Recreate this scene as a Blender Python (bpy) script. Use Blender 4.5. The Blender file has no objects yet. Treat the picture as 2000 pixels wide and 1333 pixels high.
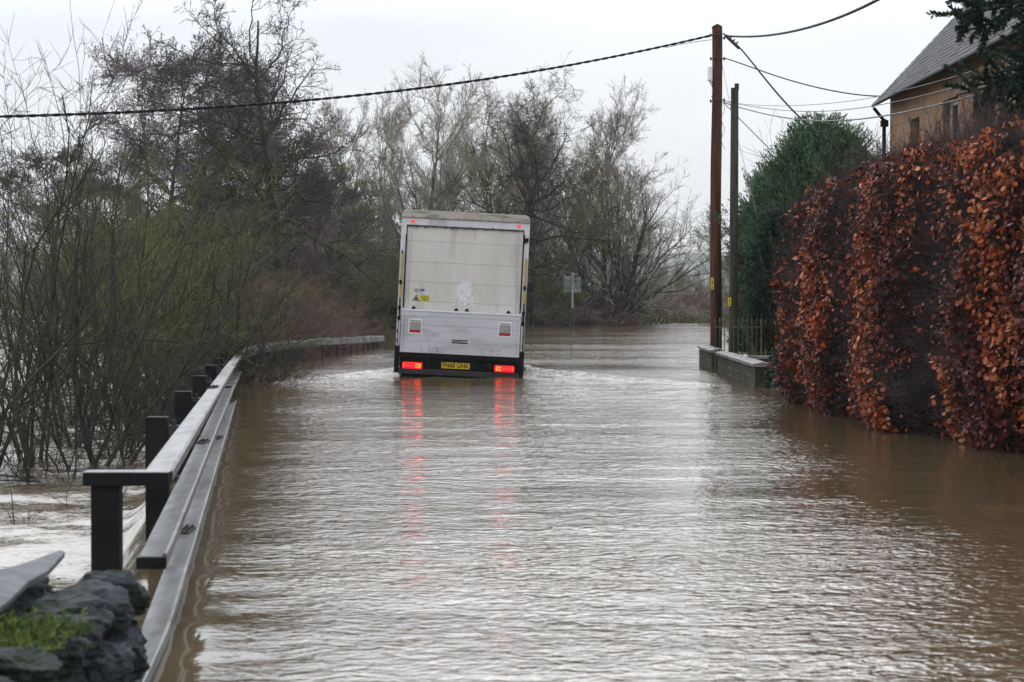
import bpy, math, random
import numpy as np
from mathutils import Vector, Matrix

# ------------------------------------------------------------------ camera, world, sun, exposure
scene = bpy.context.scene
COL = scene.collection
R = math.radians
CAM_H = 1.6          # eye height above the flood water
FPX = 3900.0         # focal length in photo pixels (2000 wide)
HOR = 573.0          # horizon row in the photo
cam_d = bpy.data.cameras.new("camera")
cam = bpy.data.objects.new("camera", cam_d); COL.objects.link(cam)
cam_d.sensor_width = 36.0
cam_d.lens = FPX / 2000 * 36
cam_d.clip_start = 0.1; cam_d.clip_end = 6000
cam.location = (0, 0, CAM_H)
cam.rotation_euler = (R(90) - math.atan((666.5 - HOR) / FPX), 0, 0)
cam_d.dof.use_dof = True
cam_d.dof.focus_distance = 37.0
cam_d.dof.aperture_fstop = 5.6
scene.camera = cam
scene.view_settings.view_transform = 'Standard'
scene.view_settings.look = 'None'
scene.view_settings.exposure = 0.0
scene.view_settings.gamma = 1.0
scene.cycles.max_bounces = 6
scene.cycles.diffuse_bounces = 2
scene.cycles.glossy_bounces = 3
scene.cycles.transmission_bounces = 2
scene.cycles.volume_bounces = 0

world = bpy.data.worlds.new("World"); scene.world = world
world.use_nodes = True
wn = world.node_tree; wn.nodes.clear()
def N(nt, typ, **kw):
    n = nt.nodes.new(typ)
    for k, v in kw.items(): setattr(n, k, v)
    return n
wout = N(wn, 'ShaderNodeOutputWorld'); wbg = N(wn, 'ShaderNodeBackground')
sky = N(wn, 'ShaderNodeTexSky'); sky.sky_type = 'NISHITA'; sky.sun_disc = False
sky.sun_elevation = R(30); sky.sun_rotation = R(4)
wtc = N(wn, 'ShaderNodeTexCoord'); sep = N(wn, 'ShaderNodeSeparateXYZ')
wn.links.new(wtc.outputs['Generated'], sep.inputs[0])
ramp = N(wn, 'ShaderNodeValToRGB')
els = ramp.color_ramp.elements
els[0].position = 0.0; els[0].color = (1.0, 1.01, 1.03, 1)
els[1].position = 1.0; els[1].color = (1.3, 1.36, 1.46, 1)
e = els.new(0.13); e.color = (0.97, 1.0, 1.06, 1)
e = els.new(0.21); e.color = (2.0, 2.11, 2.30, 1)
e = els.new(0.45); e.color = (2.4, 2.52, 2.74, 1)
wn.links.new(sep.outputs[2], ramp.inputs[0])
wmap = N(wn, 'ShaderNodeMapping'); wmap.inputs['Scale'].default_value = (1.2, 1.2, 4.5)
wmap.inputs['Location'].default_value = (3.3, 1.2, 0.4)
wnoise = N(wn, 'ShaderNodeTexNoise'); wnoise.inputs['Scale'].default_value = 2.6; wnoise.inputs['Detail'].default_value = 4
wn.links.new(wtc.outputs['Generated'], wmap.inputs[0]); wn.links.new(wmap.outputs[0], wnoise.inputs['Vector'])
wmr = N(wn, 'ShaderNodeMapRange'); wmr.inputs[1].default_value = .3; wmr.inputs[2].default_value = .7
wmr.inputs[3].default_value = .86; wmr.inputs[4].default_value = 1.06
wn.links.new(wnoise.outputs['Fac'], wmr.inputs[0])
# sky dimmed behind the camera, added to darken faces turned toward it
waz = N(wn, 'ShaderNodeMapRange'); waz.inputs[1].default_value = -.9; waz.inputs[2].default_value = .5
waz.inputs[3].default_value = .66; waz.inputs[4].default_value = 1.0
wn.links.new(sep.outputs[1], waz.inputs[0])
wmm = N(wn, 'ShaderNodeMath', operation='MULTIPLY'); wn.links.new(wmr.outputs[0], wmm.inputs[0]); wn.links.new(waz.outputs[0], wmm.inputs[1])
wmul = N(wn, 'ShaderNodeVectorMath', operation='SCALE')
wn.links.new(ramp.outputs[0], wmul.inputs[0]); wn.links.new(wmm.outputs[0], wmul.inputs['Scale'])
wsk = N(wn, 'ShaderNodeVectorMath', operation='SCALE'); wsk.inputs['Scale'].default_value = 0.10
wn.links.new(sky.outputs[0], wsk.inputs[0])
wmix = N(wn, 'ShaderNodeMix', data_type='RGBA'); wmix.inputs['Factor'].default_value = 0.93
wn.links.new(wsk.outputs[0], wmix.inputs['A']); wn.links.new(wmul.outputs[0], wmix.inputs['B'])
wn.links.new(wmix.outputs['Result'], wbg.inputs['Color']); wn.links.new(wbg.outputs[0], wout.inputs[0])
wbg.inputs['Strength'].default_value = 1.0

sun_d = bpy.data.lights.new("sun", 'SUN'); sun_d.energy = 0.5; sun_d.angle = R(30); sun_d.color = (1, .97, .93)
sun = bpy.data.objects.new("sun", sun_d); COL.objects.link(sun)
sun.rotation_euler = (R(-60), 0, R(-4))

# ------------------------------------------------------------------ helpers
def W(px, py, D):
    """photo pixel at distance D -> world point"""
    return np.array([(px - 1000) / FPX * D, D, CAM_H - (py - HOR) / FPX * D])
def XY(px, D): return (px - 1000) / FPX * D
def HT(topy, D, z0=0.0): return (HOR - topy) / FPX * D + CAM_H - z0

def nrm(a): return a / np.maximum(np.linalg.norm(a, axis=-1, keepdims=True), 1e-9)

def fbm(P, seed=0, freq=1.0, octv=4, gain=.5):
    rg = np.random.default_rng(seed); out = 0; amp = 1.0; tot = 0
    for o in range(octv):
        for k in range(5):
            d = nrm(rg.normal(size=P.shape[-1])) * freq * rg.uniform(.7, 1.4)
            out = out + amp * np.sin(P @ d * 2 * np.pi / 1.0 + rg.uniform(0, 6.28) + 1.3 * np.sin(P @ (d[::-1] * 1.7) + k))
        tot += amp * 2.2; amp *= gain; freq *= 2.03
    return out / tot

def mesh_np(name, V, F, mat=None, smooth=False, attrs=None):
    """F: list of (m,k) int arrays"""
    me = bpy.data.meshes.new(name)
    V = np.asarray(V, np.float32)
    me.vertices.add(len(V)); me.vertices.foreach_set('co', V.ravel())
    F = [f for f in F if len(f)]
    idx = np.concatenate([f.ravel() for f in F]).astype(np.int32)
    tot = np.concatenate([np.full(len(f), f.shape[1]) for f in F]).astype(np.int32)
    st = np.concatenate([[0], np.cumsum(tot)[:-1]]).astype(np.int32)
    me.loops.add(len(idx)); me.loops.foreach_set('vertex_index', idx)
    me.polygons.add(len(tot)); me.polygons.foreach_set('loop_start', st)
    me.polygons.foreach_set('use_smooth', np.full(len(tot), smooth, bool))
    me.update(calc_edges=True)
    if attrs:
        for k, v in attrs.items():
            a = me.attributes.new(k, 'FLOAT', 'POINT'); a.data.foreach_set('value', np.asarray(v, np.float32))
    if mat: me.materials.append(mat)
    return me

def link(name, data, parent=None, loc=None):
    o = bpy.data.objects.new(name, data); COL.objects.link(o)
    if parent is not None: o.parent = parent
    if loc is not None: o.location = loc
    return o
def tag(o, label=None, cat=None, group=None, kind=None):
    if label: o['label'] = label
    if cat: o['category'] = cat
    if group: o['group'] = group
    if kind: o['kind'] = kind
    return o
def thing(name, label, cat, loc=(0, 0, 0), rz=0, group=None):
    o = link(name, None, None, loc); o.rotation_euler = (0, 0, rz); o.empty_display_size = .2
    return tag(o, label, cat, group)

class Geo:
    """small hard-surface builder"""
    def __init__(s): s.v = []; s.q = []; s.n = 0
    def add(s, V, F):
        V = [tuple(map(float, p)) for p in V]
        s.v += V; s.q += [tuple(i + s.n for i in f) for f in F]; s.n += len(V); return s
    def box(s, a, b, bev=0.0):
        x0, y0, z0 = a; x1, y1, z1 = b
        if x0 > x1: x0, x1 = x1, x0
        if y0 > y1: y0, y1 = y1, y0
        if z0 > z1: z0, z1 = z1, z0
        if bev <= 0:
            V = [(x0,y0,z0),(x1,y0,z0),(x1,y1,z0),(x0,y1,z0),(x0,y0,z1),(x1,y0,z1),(x1,y1,z1),(x0,y1,z1)]
            return s.add(V, [(3,2,1,0),(4,5,6,7),(0,1,5,4),(1,2,6,5),(2,3,7,6),(3,0,4,7)])
        b_ = min(bev, (x1-x0)/2.01, (y1-y0)/2.01, (z1-z0)/2.01)
        import bmesh
        bm = bmesh.new(); bmesh.ops.create_cube(bm, size=1)
        for v in bm.verts:
            v.co = Vector(((x0+x1)/2 + v.co.x*(x1-x0), (y0+y1)/2 + v.co.y*(y1-y0), (z0+z1)/2 + v.co.z*(z1-z0)))
        bmesh.ops.bevel(bm, geom=bm.edges[:], offset=b_, segments=2, affect='EDGES', profile=.5)
        bm.verts.index_update()
        s.add([v.co for v in bm.verts], [tuple(v.index for v in f.verts) for f in bm.faces]); bm.free(); return s
    def cyl(s, a, b, r0, r1=None, n=12):
        r1 = r0 if r1 is None else r1
        a = np.array(a, float); b = np.array(b, float); t = nrm(b - a)
        ref = np.array([0, 0, 1.]) if abs(t[2]) < .9 else np.array([1., 0, 0])
        u = nrm(np.cross(t, ref)); w = np.cross(t, u)
        an = np.arange(n) / n * 2 * np.pi
        ring = np.outer(np.cos(an), u) + np.outer(np.sin(an), w)
        V = list(a + ring * r0) + list(b + ring * r1)
        F = [(i, (i+1) % n, n + (i+1) % n, n + i) for i in range(n)] + [tuple(range(n))[::-1], tuple(range(n, 2*n))]
        return s.add(V, F)
    def prism(s, pts, axis, c0, c1):
        """closed outline extruded along axis ('x','y','z')"""
        n = len(pts)
        def mk(p, c): return {'y': (p[0], c, p[1]), 'x': (c, p[0], p[1]), 'z': (p[0], p[1], c)}[axis]
        V = [mk(p, c0) for p in pts] + [mk(p, c1) for p in pts]
        F = [(i, (i+1) % n, n + (i+1) % n, n + i) for i in range(n)] + [tuple(range(n))[::-1], tuple(range(n, 2*n))]
        return s.add(V, F)
    def build(s, name, mat, parent=None, loc=None, smooth=False, bevel=0):
        me = bpy.data.meshes.new(name); me.from_pydata(s.v, [], s.q); me.materials.append(mat)
        import bmesh
        bm = bmesh.new(); bm.from_mesh(me); bmesh.ops.recalc_face_normals(bm, faces=bm.faces[:])
        if bevel: bmesh.ops.bevel(bm, geom=bm.edges[:], offset=bevel, segments=2, affect='EDGES', profile=.5)
        bm.to_mesh(me); bm.free()
        if smooth:
            for p in me.polygons: p.use_smooth = True
        return link(name, me, parent, loc)

# ------------------------------------------------------------------ materials
def new_mat(name):
    m = bpy.data.materials.new(name); m.use_nodes = True
    nt = m.node_tree; b = nt.nodes['Principled BSDF']; return m, nt, b
def mat(name, c1, c2=None, scale=6.0, rough=.7, bump=0.0, metal=0.0, stretch=(1, 1, 1), detail=5, lo=.35, hi=.65,
        c3=None, scale3=1.5, lo3=.5, hi3=.62, spec=.5, bscale=None, coord='Object'):
    spec = spec if spec != .5 else .28
    m, nt, b = new_mat(name)
    b.inputs['Roughness'].default_value = rough; b.inputs['Metallic'].default_value = metal
    b.inputs['Specular IOR Level'].default_value = spec
    b.inputs['Base Color'].default_value = (*c1, 1)
    if c2 is not None or bump:
        tc = N(nt, 'ShaderNodeTexCoord'); mp = N(nt, 'ShaderNodeMapping'); mp.inputs['Scale'].default_value = stretch
        nt.links.new(tc.outputs[coord], mp.inputs[0])
        def noise(sc):
            n = N(nt, 'ShaderNodeTexNoise'); n.inputs['Scale'].default_value = sc; n.inputs['Detail'].default_value = detail
            nt.links.new(mp.outputs[0], n.inputs['Vector']); return n
        def rng_(n, lo, hi):
            r = N(nt, 'ShaderNodeMapRange'); r.inputs[1].default_value = lo; r.inputs[2].default_value = hi
            nt.links.new(n.outputs['Fac'], r.inputs[0]); return r
        n1 = noise(scale); r1 = rng_(n1, lo, hi)
        if c2 is not None:
            mx = N(nt, 'ShaderNodeMix', data_type='RGBA'); mx.inputs['A'].default_value = (*c1, 1); mx.inputs['B'].default_value = (*c2, 1)
            nt.links.new(r1.outputs[0], mx.inputs['Factor']); out = mx.outputs['Result']
            if c3 is not None:
                n3 = noise(scale3); r3 = rng_(n3, lo3, hi3)
                m3 = N(nt, 'ShaderNodeMix', data_type='RGBA'); m3.inputs['B'].default_value = (*c3, 1)
                nt.links.new(out, m3.inputs['A']); nt.links.new(r3.outputs[0], m3.inputs['Factor']); out = m3.outputs['Result']
            nt.links.new(out, b.inputs['Base Color'])
        if bump:
            nb = noise(bscale or scale * 3); bp = N(nt, 'ShaderNodeBump'); bp.inputs['Distance'].default_value = bump
            nt.links.new(nb.outputs['Fac'], bp.inputs['Height']); nt.links.new(bp.outputs[0], b.inputs['Normal'])
    return m
def mat_attr(name, stops, rough=.6, attr='rnd', spec=.4, trans=0.0):
    m, nt, b = new_mat(name)
    a = N(nt, 'ShaderNodeAttribute', attribute_name=attr); rp = N(nt, 'ShaderNodeValToRGB')
    el = rp.color_ramp.elements
    el[0].position, el[0].color = stops[0][0], (*stops[0][1], 1)
    el[1].position, el[1].color = stops[-1][0], (*stops[-1][1], 1)
    for p, c in stops[1:-1]:
        x = el.new(p); x.color = (*c, 1)
    nt.links.new(a.outputs['Fac'], rp.inputs[0]); nt.links.new(rp.outputs[0], b.inputs['Base Color'])
    b.inputs['Roughness'].default_value = rough; b.inputs['Specular IOR Level'].default_value = spec
    return m
def emis(name, col, strength, base=None):
    m, nt, b = new_mat(name)
    b.inputs['Base Color'].default_value = (*(base or col), 1)
    b.inputs['Emission Color'].default_value = (*col, 1); b.inputs['Emission Strength'].default_value = strength
    b.inputs['Roughness'].default_value = .25
    return m

M = {}
M['bark_olive'] = mat('bark_olive', (.050, .052, .024), (.105, .11, .045), 3, .85, .01, c3=(.035, .030, .026), scale3=1.2)
M['twig_olive'] = mat('twig_olive', (.085, .090, .030), (.175, .180, .066), 1.3, .8, c3=(.075, .065, .054), scale3=.9)
M['twig_dark'] = mat('twig_dark', (.032, .028, .026), (.085, .072, .062), 2, .85)
M['bark_dark'] = mat('bark_dark', (.035, .033, .028), (.07, .07, .05), 4, .9, .01)
M['twig_purple'] = mat('twig_purple', (.105, .080, .088), (.175, .135, .148), .8, .85, c3=(.085, .078, .065), scale3=.5)
M['twig_pale'] = mat('twig_pale', (.21, .19, .15), (.33, .30, .24), .7, .85)
M['bark_pale'] = mat('bark_pale', (.11, .105, .08), (.19, .18, .14), 3, .85, c3=(.07, .085, .035), scale3=1.5)
M['twig_brown'] = mat('twig_brown', (.18, .15, .125), (.29, .245, .20), 1., .85)
M['twig_green'] = mat('twig_green', (.13, .135, .06), (.21, .22, .10), 1., .85)
M['bramble'] = mat('bramble', (.105, .062, .060), (.19, .115, .10), 1.2, .85, c3=(.09, .07, .06), scale3=2)
M['bush_core'] = mat('bush_core', (.020, .016, .014), (.035, .028, .022), 3, .95, .03)
M['far_wood'] = mat('far_wood', (.07, .065, .055), (.11, .10, .08), .3, .95, .2)

for _k, _m in M.items(): _m.node_tree.nodes['Principled BSDF'].inputs['Specular IOR Level'].default_value = .12
# ------------------------------------------------------------------ tubes and branching plants
def tubes(P, Rr, s):
    n, K, _ = P.shape
    T = np.empty_like(P); T[:, 1:-1] = P[:, 2:] - P[:, :-2]; T[:, 0] = P[:, 1] - P[:, 0]; T[:, -1] = P[:, -1] - P[:, -2]
    T = nrm(T); mt = nrm(T.mean(1)); ax = np.argmin(np.abs(mt), axis=1); ref = np.eye(3)[ax]
    U = nrm(np.cross(T, ref[:, None, :])); Vv = np.cross(T, U)
    a = np.arange(s) / s * 2 * np.pi
    V = P[:, :, None, :] + Rr[:, :, None, None] * (np.cos(a)[None, None, :, None] * U[:, :, None, :] + np.sin(a)[None, None, :, None] * Vv[:, :, None, :])
    base = (np.arange(n) * K * s)[:, None, None]; k = (np.arange(K - 1) * s)[None, :, None]; i = np.arange(s)[None, None, :]; j = (i + 1) % s
    F = np.stack([base + k + i, base + k + j, base + k + s + j, base + k + s + i], -1).reshape(-1, 4)
    return V.reshape(-1, 3), F
def merge(parts):
    V = []; F = []; o = 0
    for v, f in parts: V.append(v); F.append(f + o); o += len(v)
    return np.concatenate(V), np.concatenate(F)

def grow(rg, P0, D0, L0, R0, levels):
    """levels: dicts K, wig, trop, sides, and for children n, t0, t1, ang, angs, lr, rr. returns list of (P,R,sides)"""
    out = []
    P, D, L, Ra = P0, nrm(D0), L0, R0
    for li, lv in enumerate(levels):
        n = len(P); K = lv['K']; pts = [P]; d = D; p = P; drs = [d]
        tr = np.array(lv.get('trop', (0, 0, 0)))
        for k in range(K):
            d = nrm(d + rg.normal(size=(n, 3)) * lv['wig'] + tr)
            p = p + d * (L / K)[:, None]; pts.append(p); drs.append(d)
        PT = np.stack(pts, 1); DR = np.stack(drs, 1)
        tip = lv.get('tip', .3)
        f = np.linspace(0, 1, K + 1)[None, :]
        RR = Ra[:, None] * (1 - (1 - tip) * f ** lv.get('tp', 1.0))
        out.append((PT, RR, lv.get('sides', 3)))
        if li + 1 < len(levels):
            c = levels[li + 1]; m = c['n']
            cnt = rg.poisson(m, n) if c.get('rand', True) else np.full(n, m)
            par = np.repeat(np.arange(n), cnt); q = len(par)
            t = rg.uniform(c.get('t0', .2), c.get('t1', 1), q)
            x = t * K; i0 = np.minimum(x.astype(int), K - 1); fr = (x - i0)[:, None]
            cp = PT[par, i0] * (1 - fr) + PT[par, i0 + 1] * fr
            pd = DR[par, np.minimum(i0 + 1, K)]
            rnd = nrm(rg.normal(size=(q, 3))); perp = nrm(np.cross(pd, rnd))
            an = np.radians(rg.normal(c['ang'], c.get('angs', 10), q))[:, None]
            cd = nrm(pd * np.cos(an) + perp * np.sin(an))
            if 'flat' in c: cd[:, 2] *= c['flat']; cd = nrm(cd)
            rr_loc = RR[par, i0]
            lr = rg.uniform(c['lr'][0], c['lr'][1], q)
            shape = c.get('shape', .5)
            cl = L[par] * lr * (1 - shape * t) if 'abs' not in c else rg.uniform(c['abs'][0], c['abs'][1], q)
            cr = np.maximum(rr_loc * c['rr'], c.get('rmin', .002))
            P, D, L, Ra = cp, cd, cl, cr
    return out
def plant_meshes(lv_out, split):
    lo = [tubes(*x) for x in lv_out[:split] if len(x[0])]; hi = [tubes(*x) for x in lv_out[split:] if len(x[0])]
    return merge(lo), (merge(hi) if hi else None)

def blobs(rg, C, size):
    """catkins / cones: small octahedra at points C"""
    n = len(C); d = np.array([[1,0,0],[0,1,0],[-1,0,0],[0,-1,0],[0,0,1.6],[0,0,-1.6]], float)
    V = C[:, None, :] + d[None] * (size * rg.uniform(.6, 1.3, n))[:, None, None]
    f = np.array([[0,1,4],[1,2,4],[2,3,4],[3,0,4],[1,0,5],[2,1,5],[3,2,5],[0,3,5]])
    F = (np.arange(n) * 6)[:, None, None] + f[None]
    return V.reshape(-1, 3), F.reshape(-1, 3)

def leaves(rg, C, Nn, size, elong=1.35, fold=.25, jit=.6):
    """6-sided folded leaves at C, facing roughly Nn. returns V, F(quads), rnd"""
    n = len(C); nn = nrm(Nn + rg.normal(size=(n, 3)) * jit)
    a = nrm(np.cross(nn, rg.normal(size=(n, 3)))); b = np.cross(nn, a)
    s = (size * rg.uniform(.5, 1.35, n))[:, None]
    hw = s * .5; L = s * elong
    fo = nn * hw * fold * rg.uniform(-1, 2.2, n)[:, None]
    base = C; tipp = C + a * L - nn * s * rg.uniform(-.3, .3, n)[:, None]
    r1 = C + a * L * .28 + b * hw * .85 + fo; r2 = C + a * L * .7 + b * hw * .8 + fo
    l1 = C + a * L * .28 - b * hw * .85 + fo; l2 = C + a * L * .7 - b * hw * .8 + fo
    V = np.stack([base, r1, r2, tipp, l2, l1], 1).reshape(-1, 3)
    o = (np.arange(n) * 6)[:, None]
    F = np.concatenate([o + np.array([0, 1, 2, 3]), o + np.array([0, 3, 4, 5])])
    return V, F, np.repeat(rg.random(n), 6)

def plant(name, label, cat, loc, meshes, group=None, rz=0, sc=1.0):
    t = thing(name, label, cat, loc, rz, group); t.scale = (sc, sc, sc)
    for nm, me in meshes: link(nm, me, t)
    return t

# --- shrub (willow): many stems fanning from the base
def willow(seed, H, nst=9, spread=26, twm=M['twig_olive'], bkm=M['bark_olive'], lean=(0, 0), dens=1.0, r=.035, fine=.0032, wig=.09):
    rg = np.random.default_rng(seed)
    az = rg.uniform(0, 2*np.pi, nst); ti = np.radians(np.abs(rg.normal(spread*.7, spread*.55, nst)))
    ti = np.clip(ti, 0, .85)
    D = np.stack([np.sin(ti)*np.cos(az) + lean[0], np.sin(ti)*np.sin(az) + lean[1], np.cos(ti)], 1)
    P = np.stack([rg.normal(0, .14, nst), rg.normal(0, .14, nst), np.full(nst, -.5)], 1)
    L = (H + .5) * rg.uniform(.62, 1.0, nst); Rr = r * rg.uniform(.6, 1.2, nst)
    lv = [dict(K=9, wig=wig*1.3, trop=(0, 0, .03), sides=6, tip=.18),
          dict(K=6, wig=wig*1.4, trop=(0, 0, .06), sides=4, n=8*dens, t0=.12, t1=.95, ang=42, angs=16, lr=(.3, .7), rr=.55, tip=.3, shape=.55, rmin=fine*1.3),
          dict(K=4, wig=wig*1.5, trop=(0, 0, .06), sides=3, n=8*dens, t0=.1, t1=1, ang=42, angs=18, lr=(.25, .6), rr=.6, tip=.4, rmin=fine, shape=.4),
          dict(K=3, wig=.12, trop=(0, 0, .05), sides=3, n=3.2*dens, t0=.1, t1=1, ang=40, angs=14, lr=(.25, .6), rr=.7, tip=.5, rmin=fine*.8, shape=.3)]
    a, b = plant_meshes(grow(rg, P, D, L, Rr, lv), 2)
    return [('stem', mesh_np('stem', a[0], [a[1]], bkm, True)), ('crown', mesh_np('crown', b[0], [b[1]], twm))]

# --- tree with a trunk
def tree(seed, H, kind):
    H = H * {'alder': .92, 'gnarl': 1.0}.get(kind, .93)
    rg = np.random.default_rng(seed)
    f = dict(
      alder=dict(tw=M['twig_purple'], bk=M['bark_dark'], r=.16, n1=38, a1=60, lr1=(.20, .36), sh1=-.05, tr1=.0, n2=15, n3=11, n4=3, t0=.15, wig=.05, wig1=.15, fine=.0085, a2=48, trt=.02, flat=.7),
      gnarl=dict(tw=M['bark_dark'], bk=M['bark_dark'], r=.20, n1=26, a1=54, lr1=(.28, .46), sh1=.1, tr1=.03, n2=11, n3=9, n4=3.2, t0=.24, wig=.17, wig1=.26, fine=.0085, a2=52, trt=.0),
      pale=dict(tw=M['twig_pale'], bk=M['bark_pale'], r=.13, n1=28, a1=36, lr1=(.34, .58), sh1=.38, tr1=.06, n2=12, n3=9, n4=2.6, t0=.10, wig=.05, wig1=.10, fine=.0078, a2=34, trt=.05),
      brown=dict(tw=M['twig_brown'], bk=M['bark_dark'], r=.13, n1=30, a1=36, lr1=(.34, .58), sh1=.38, tr1=.07, n2=12, n3=9, n4=2.6, t0=.10, wig=.06, wig1=.11, fine=.0078, a2=38, trt=.05),
      lime=dict(tw=M['twig_green'], bk=M['bark_olive'], r=.12, n1=22, a1=40, lr1=(.36, .6), sh1=.4, tr1=.05, n2=12, n3=9, n4=3, t0=.1, wig=.07, wig1=.12, fine=.0095, a2=38, trt=.04),
    )[kind]
    P = np.array([[0, 0, -.4]]); D = np.array([[rg.normal(0, .05), rg.normal(0, .05), 1]]); L = np.array([(H+.4)*.93]); Rr = np.array([f['r']*H/11])
    fi = f['fine']
    lv = [dict(K=14, wig=f['wig'], trop=(0, 0, .06), sides=8, tip=.12),
          dict(K=9, wig=f['wig1'], trop=(0, 0, f['tr1']), sides=5, n=f['n1'], rand=False, t0=f['t0'], t1=1, ang=f['a1'], angs=10, lr=f['lr1'], rr=.55, tip=.22, shape=f['sh1'], rmin=.02),
          dict(K=5, wig=f['wig1']*.9, trop=(0, 0, f['trt']), sides=4, n=f['n2'], t0=.15, t1=1, ang=f['a2'], angs=14, lr=(.28, .55), rr=.5, tip=.3, shape=.4, rmin=fi*1.25),
          dict(K=4, wig=f['wig1'], trop=(0, 0, f['trt']), sides=3, n=f['n3'], t0=.1, t1=1, ang=f['a2'], angs=16, lr=(.3, .6), rr=.6, tip=.5, shape=.3, rmin=fi),
          dict(K=2, wig=f['wig1'], trop=(0, 0, f['trt']), sides=3, n=f['n4'], t0=.2, t1=1, ang=45, angs=16, lr=(.35, .7), rr=.7, tip=.5, shape=.3, rmin=fi*.8)]
    if 'flat' in f: lv[2]['flat'] = f['flat']; lv[1]['flat'] = f['flat']
    o = grow(rg, P, D, L, Rr, lv)
    a, b = plant_meshes(o, 2)
    Fs = [b[1]]; V = b[0]
    if kind == 'alder':
        pts = o[3][0][:, -1]; pts = pts[rg.random(len(pts)) < .9]
        bv, bf = blobs(rg, pts + rg.normal(size=pts.shape) * .04, .026)
        Fs = [b[1], bf + len(V)]; V = np.concatenate([V, bv])
    return [('trunk', mesh_np('trunk', a[0], [a[1]], f['bk'], True)), ('crown', mesh_np('crown', V, Fs, f['tw']))]

# --- bramble: arching low canes
def bramble(seed, w, d, h, n=260, m=M['bramble'], fine=.005):
    rg = np.random.default_rng(seed)
    P = np.stack([rg.uniform(-w, w, n), rg.uniform(-d, d, n), np.full(n, -.3)], 1)
    D = np.stack([rg.normal(0, .45, n), rg.normal(0, .45, n), np.ones(n)], 1)
    L = h * rg.uniform(.7, 1.6, n) * (1 - .55 * (np.abs(P[:, 0]) / w) ** 2)
    lv = [dict(K=6, wig=.16, trop=(0, 0, -.14), sides=4, tip=.3),
          dict(K=3, wig=.2, trop=(0, 0, -.02), sides=3, n=6, t0=.2, t1=1, ang=55, lr=(.25, .5), rr=.6, rmin=fine),
          dict(K=2, wig=.2, sides=3, n=5, t0=.1, t1=1, ang=50, lr=(.3, .6), rr=.7, rmin=fine*.8)]
    a, b = plant_meshes(grow(rg, P, D, L, np.full(n, fine*1.6), lv), 1)
    return [('stem', mesh_np('stem', a[0], [a[1]], m)), ('crown', mesh_np('crown', b[0], [b[1]], m))]

# ------------------------------------------------------------------ rail line (bridge edge), used by the water too
RAIL = np.array([[-.9, 2], [-1.58, 9.2], [-3.89, 28], [-4.62, 34], [-5.2, 39], [-5.42, 43], [-5.3, 46.5], [-4.75, 51], [-4.2, 57], [-3.9, 62], [-5.5, 75], [-9, 90], [-30, 110]])
def rail_x(D): return np.interp(D, RAIL[:, 1], RAIL[:, 0])

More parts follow.
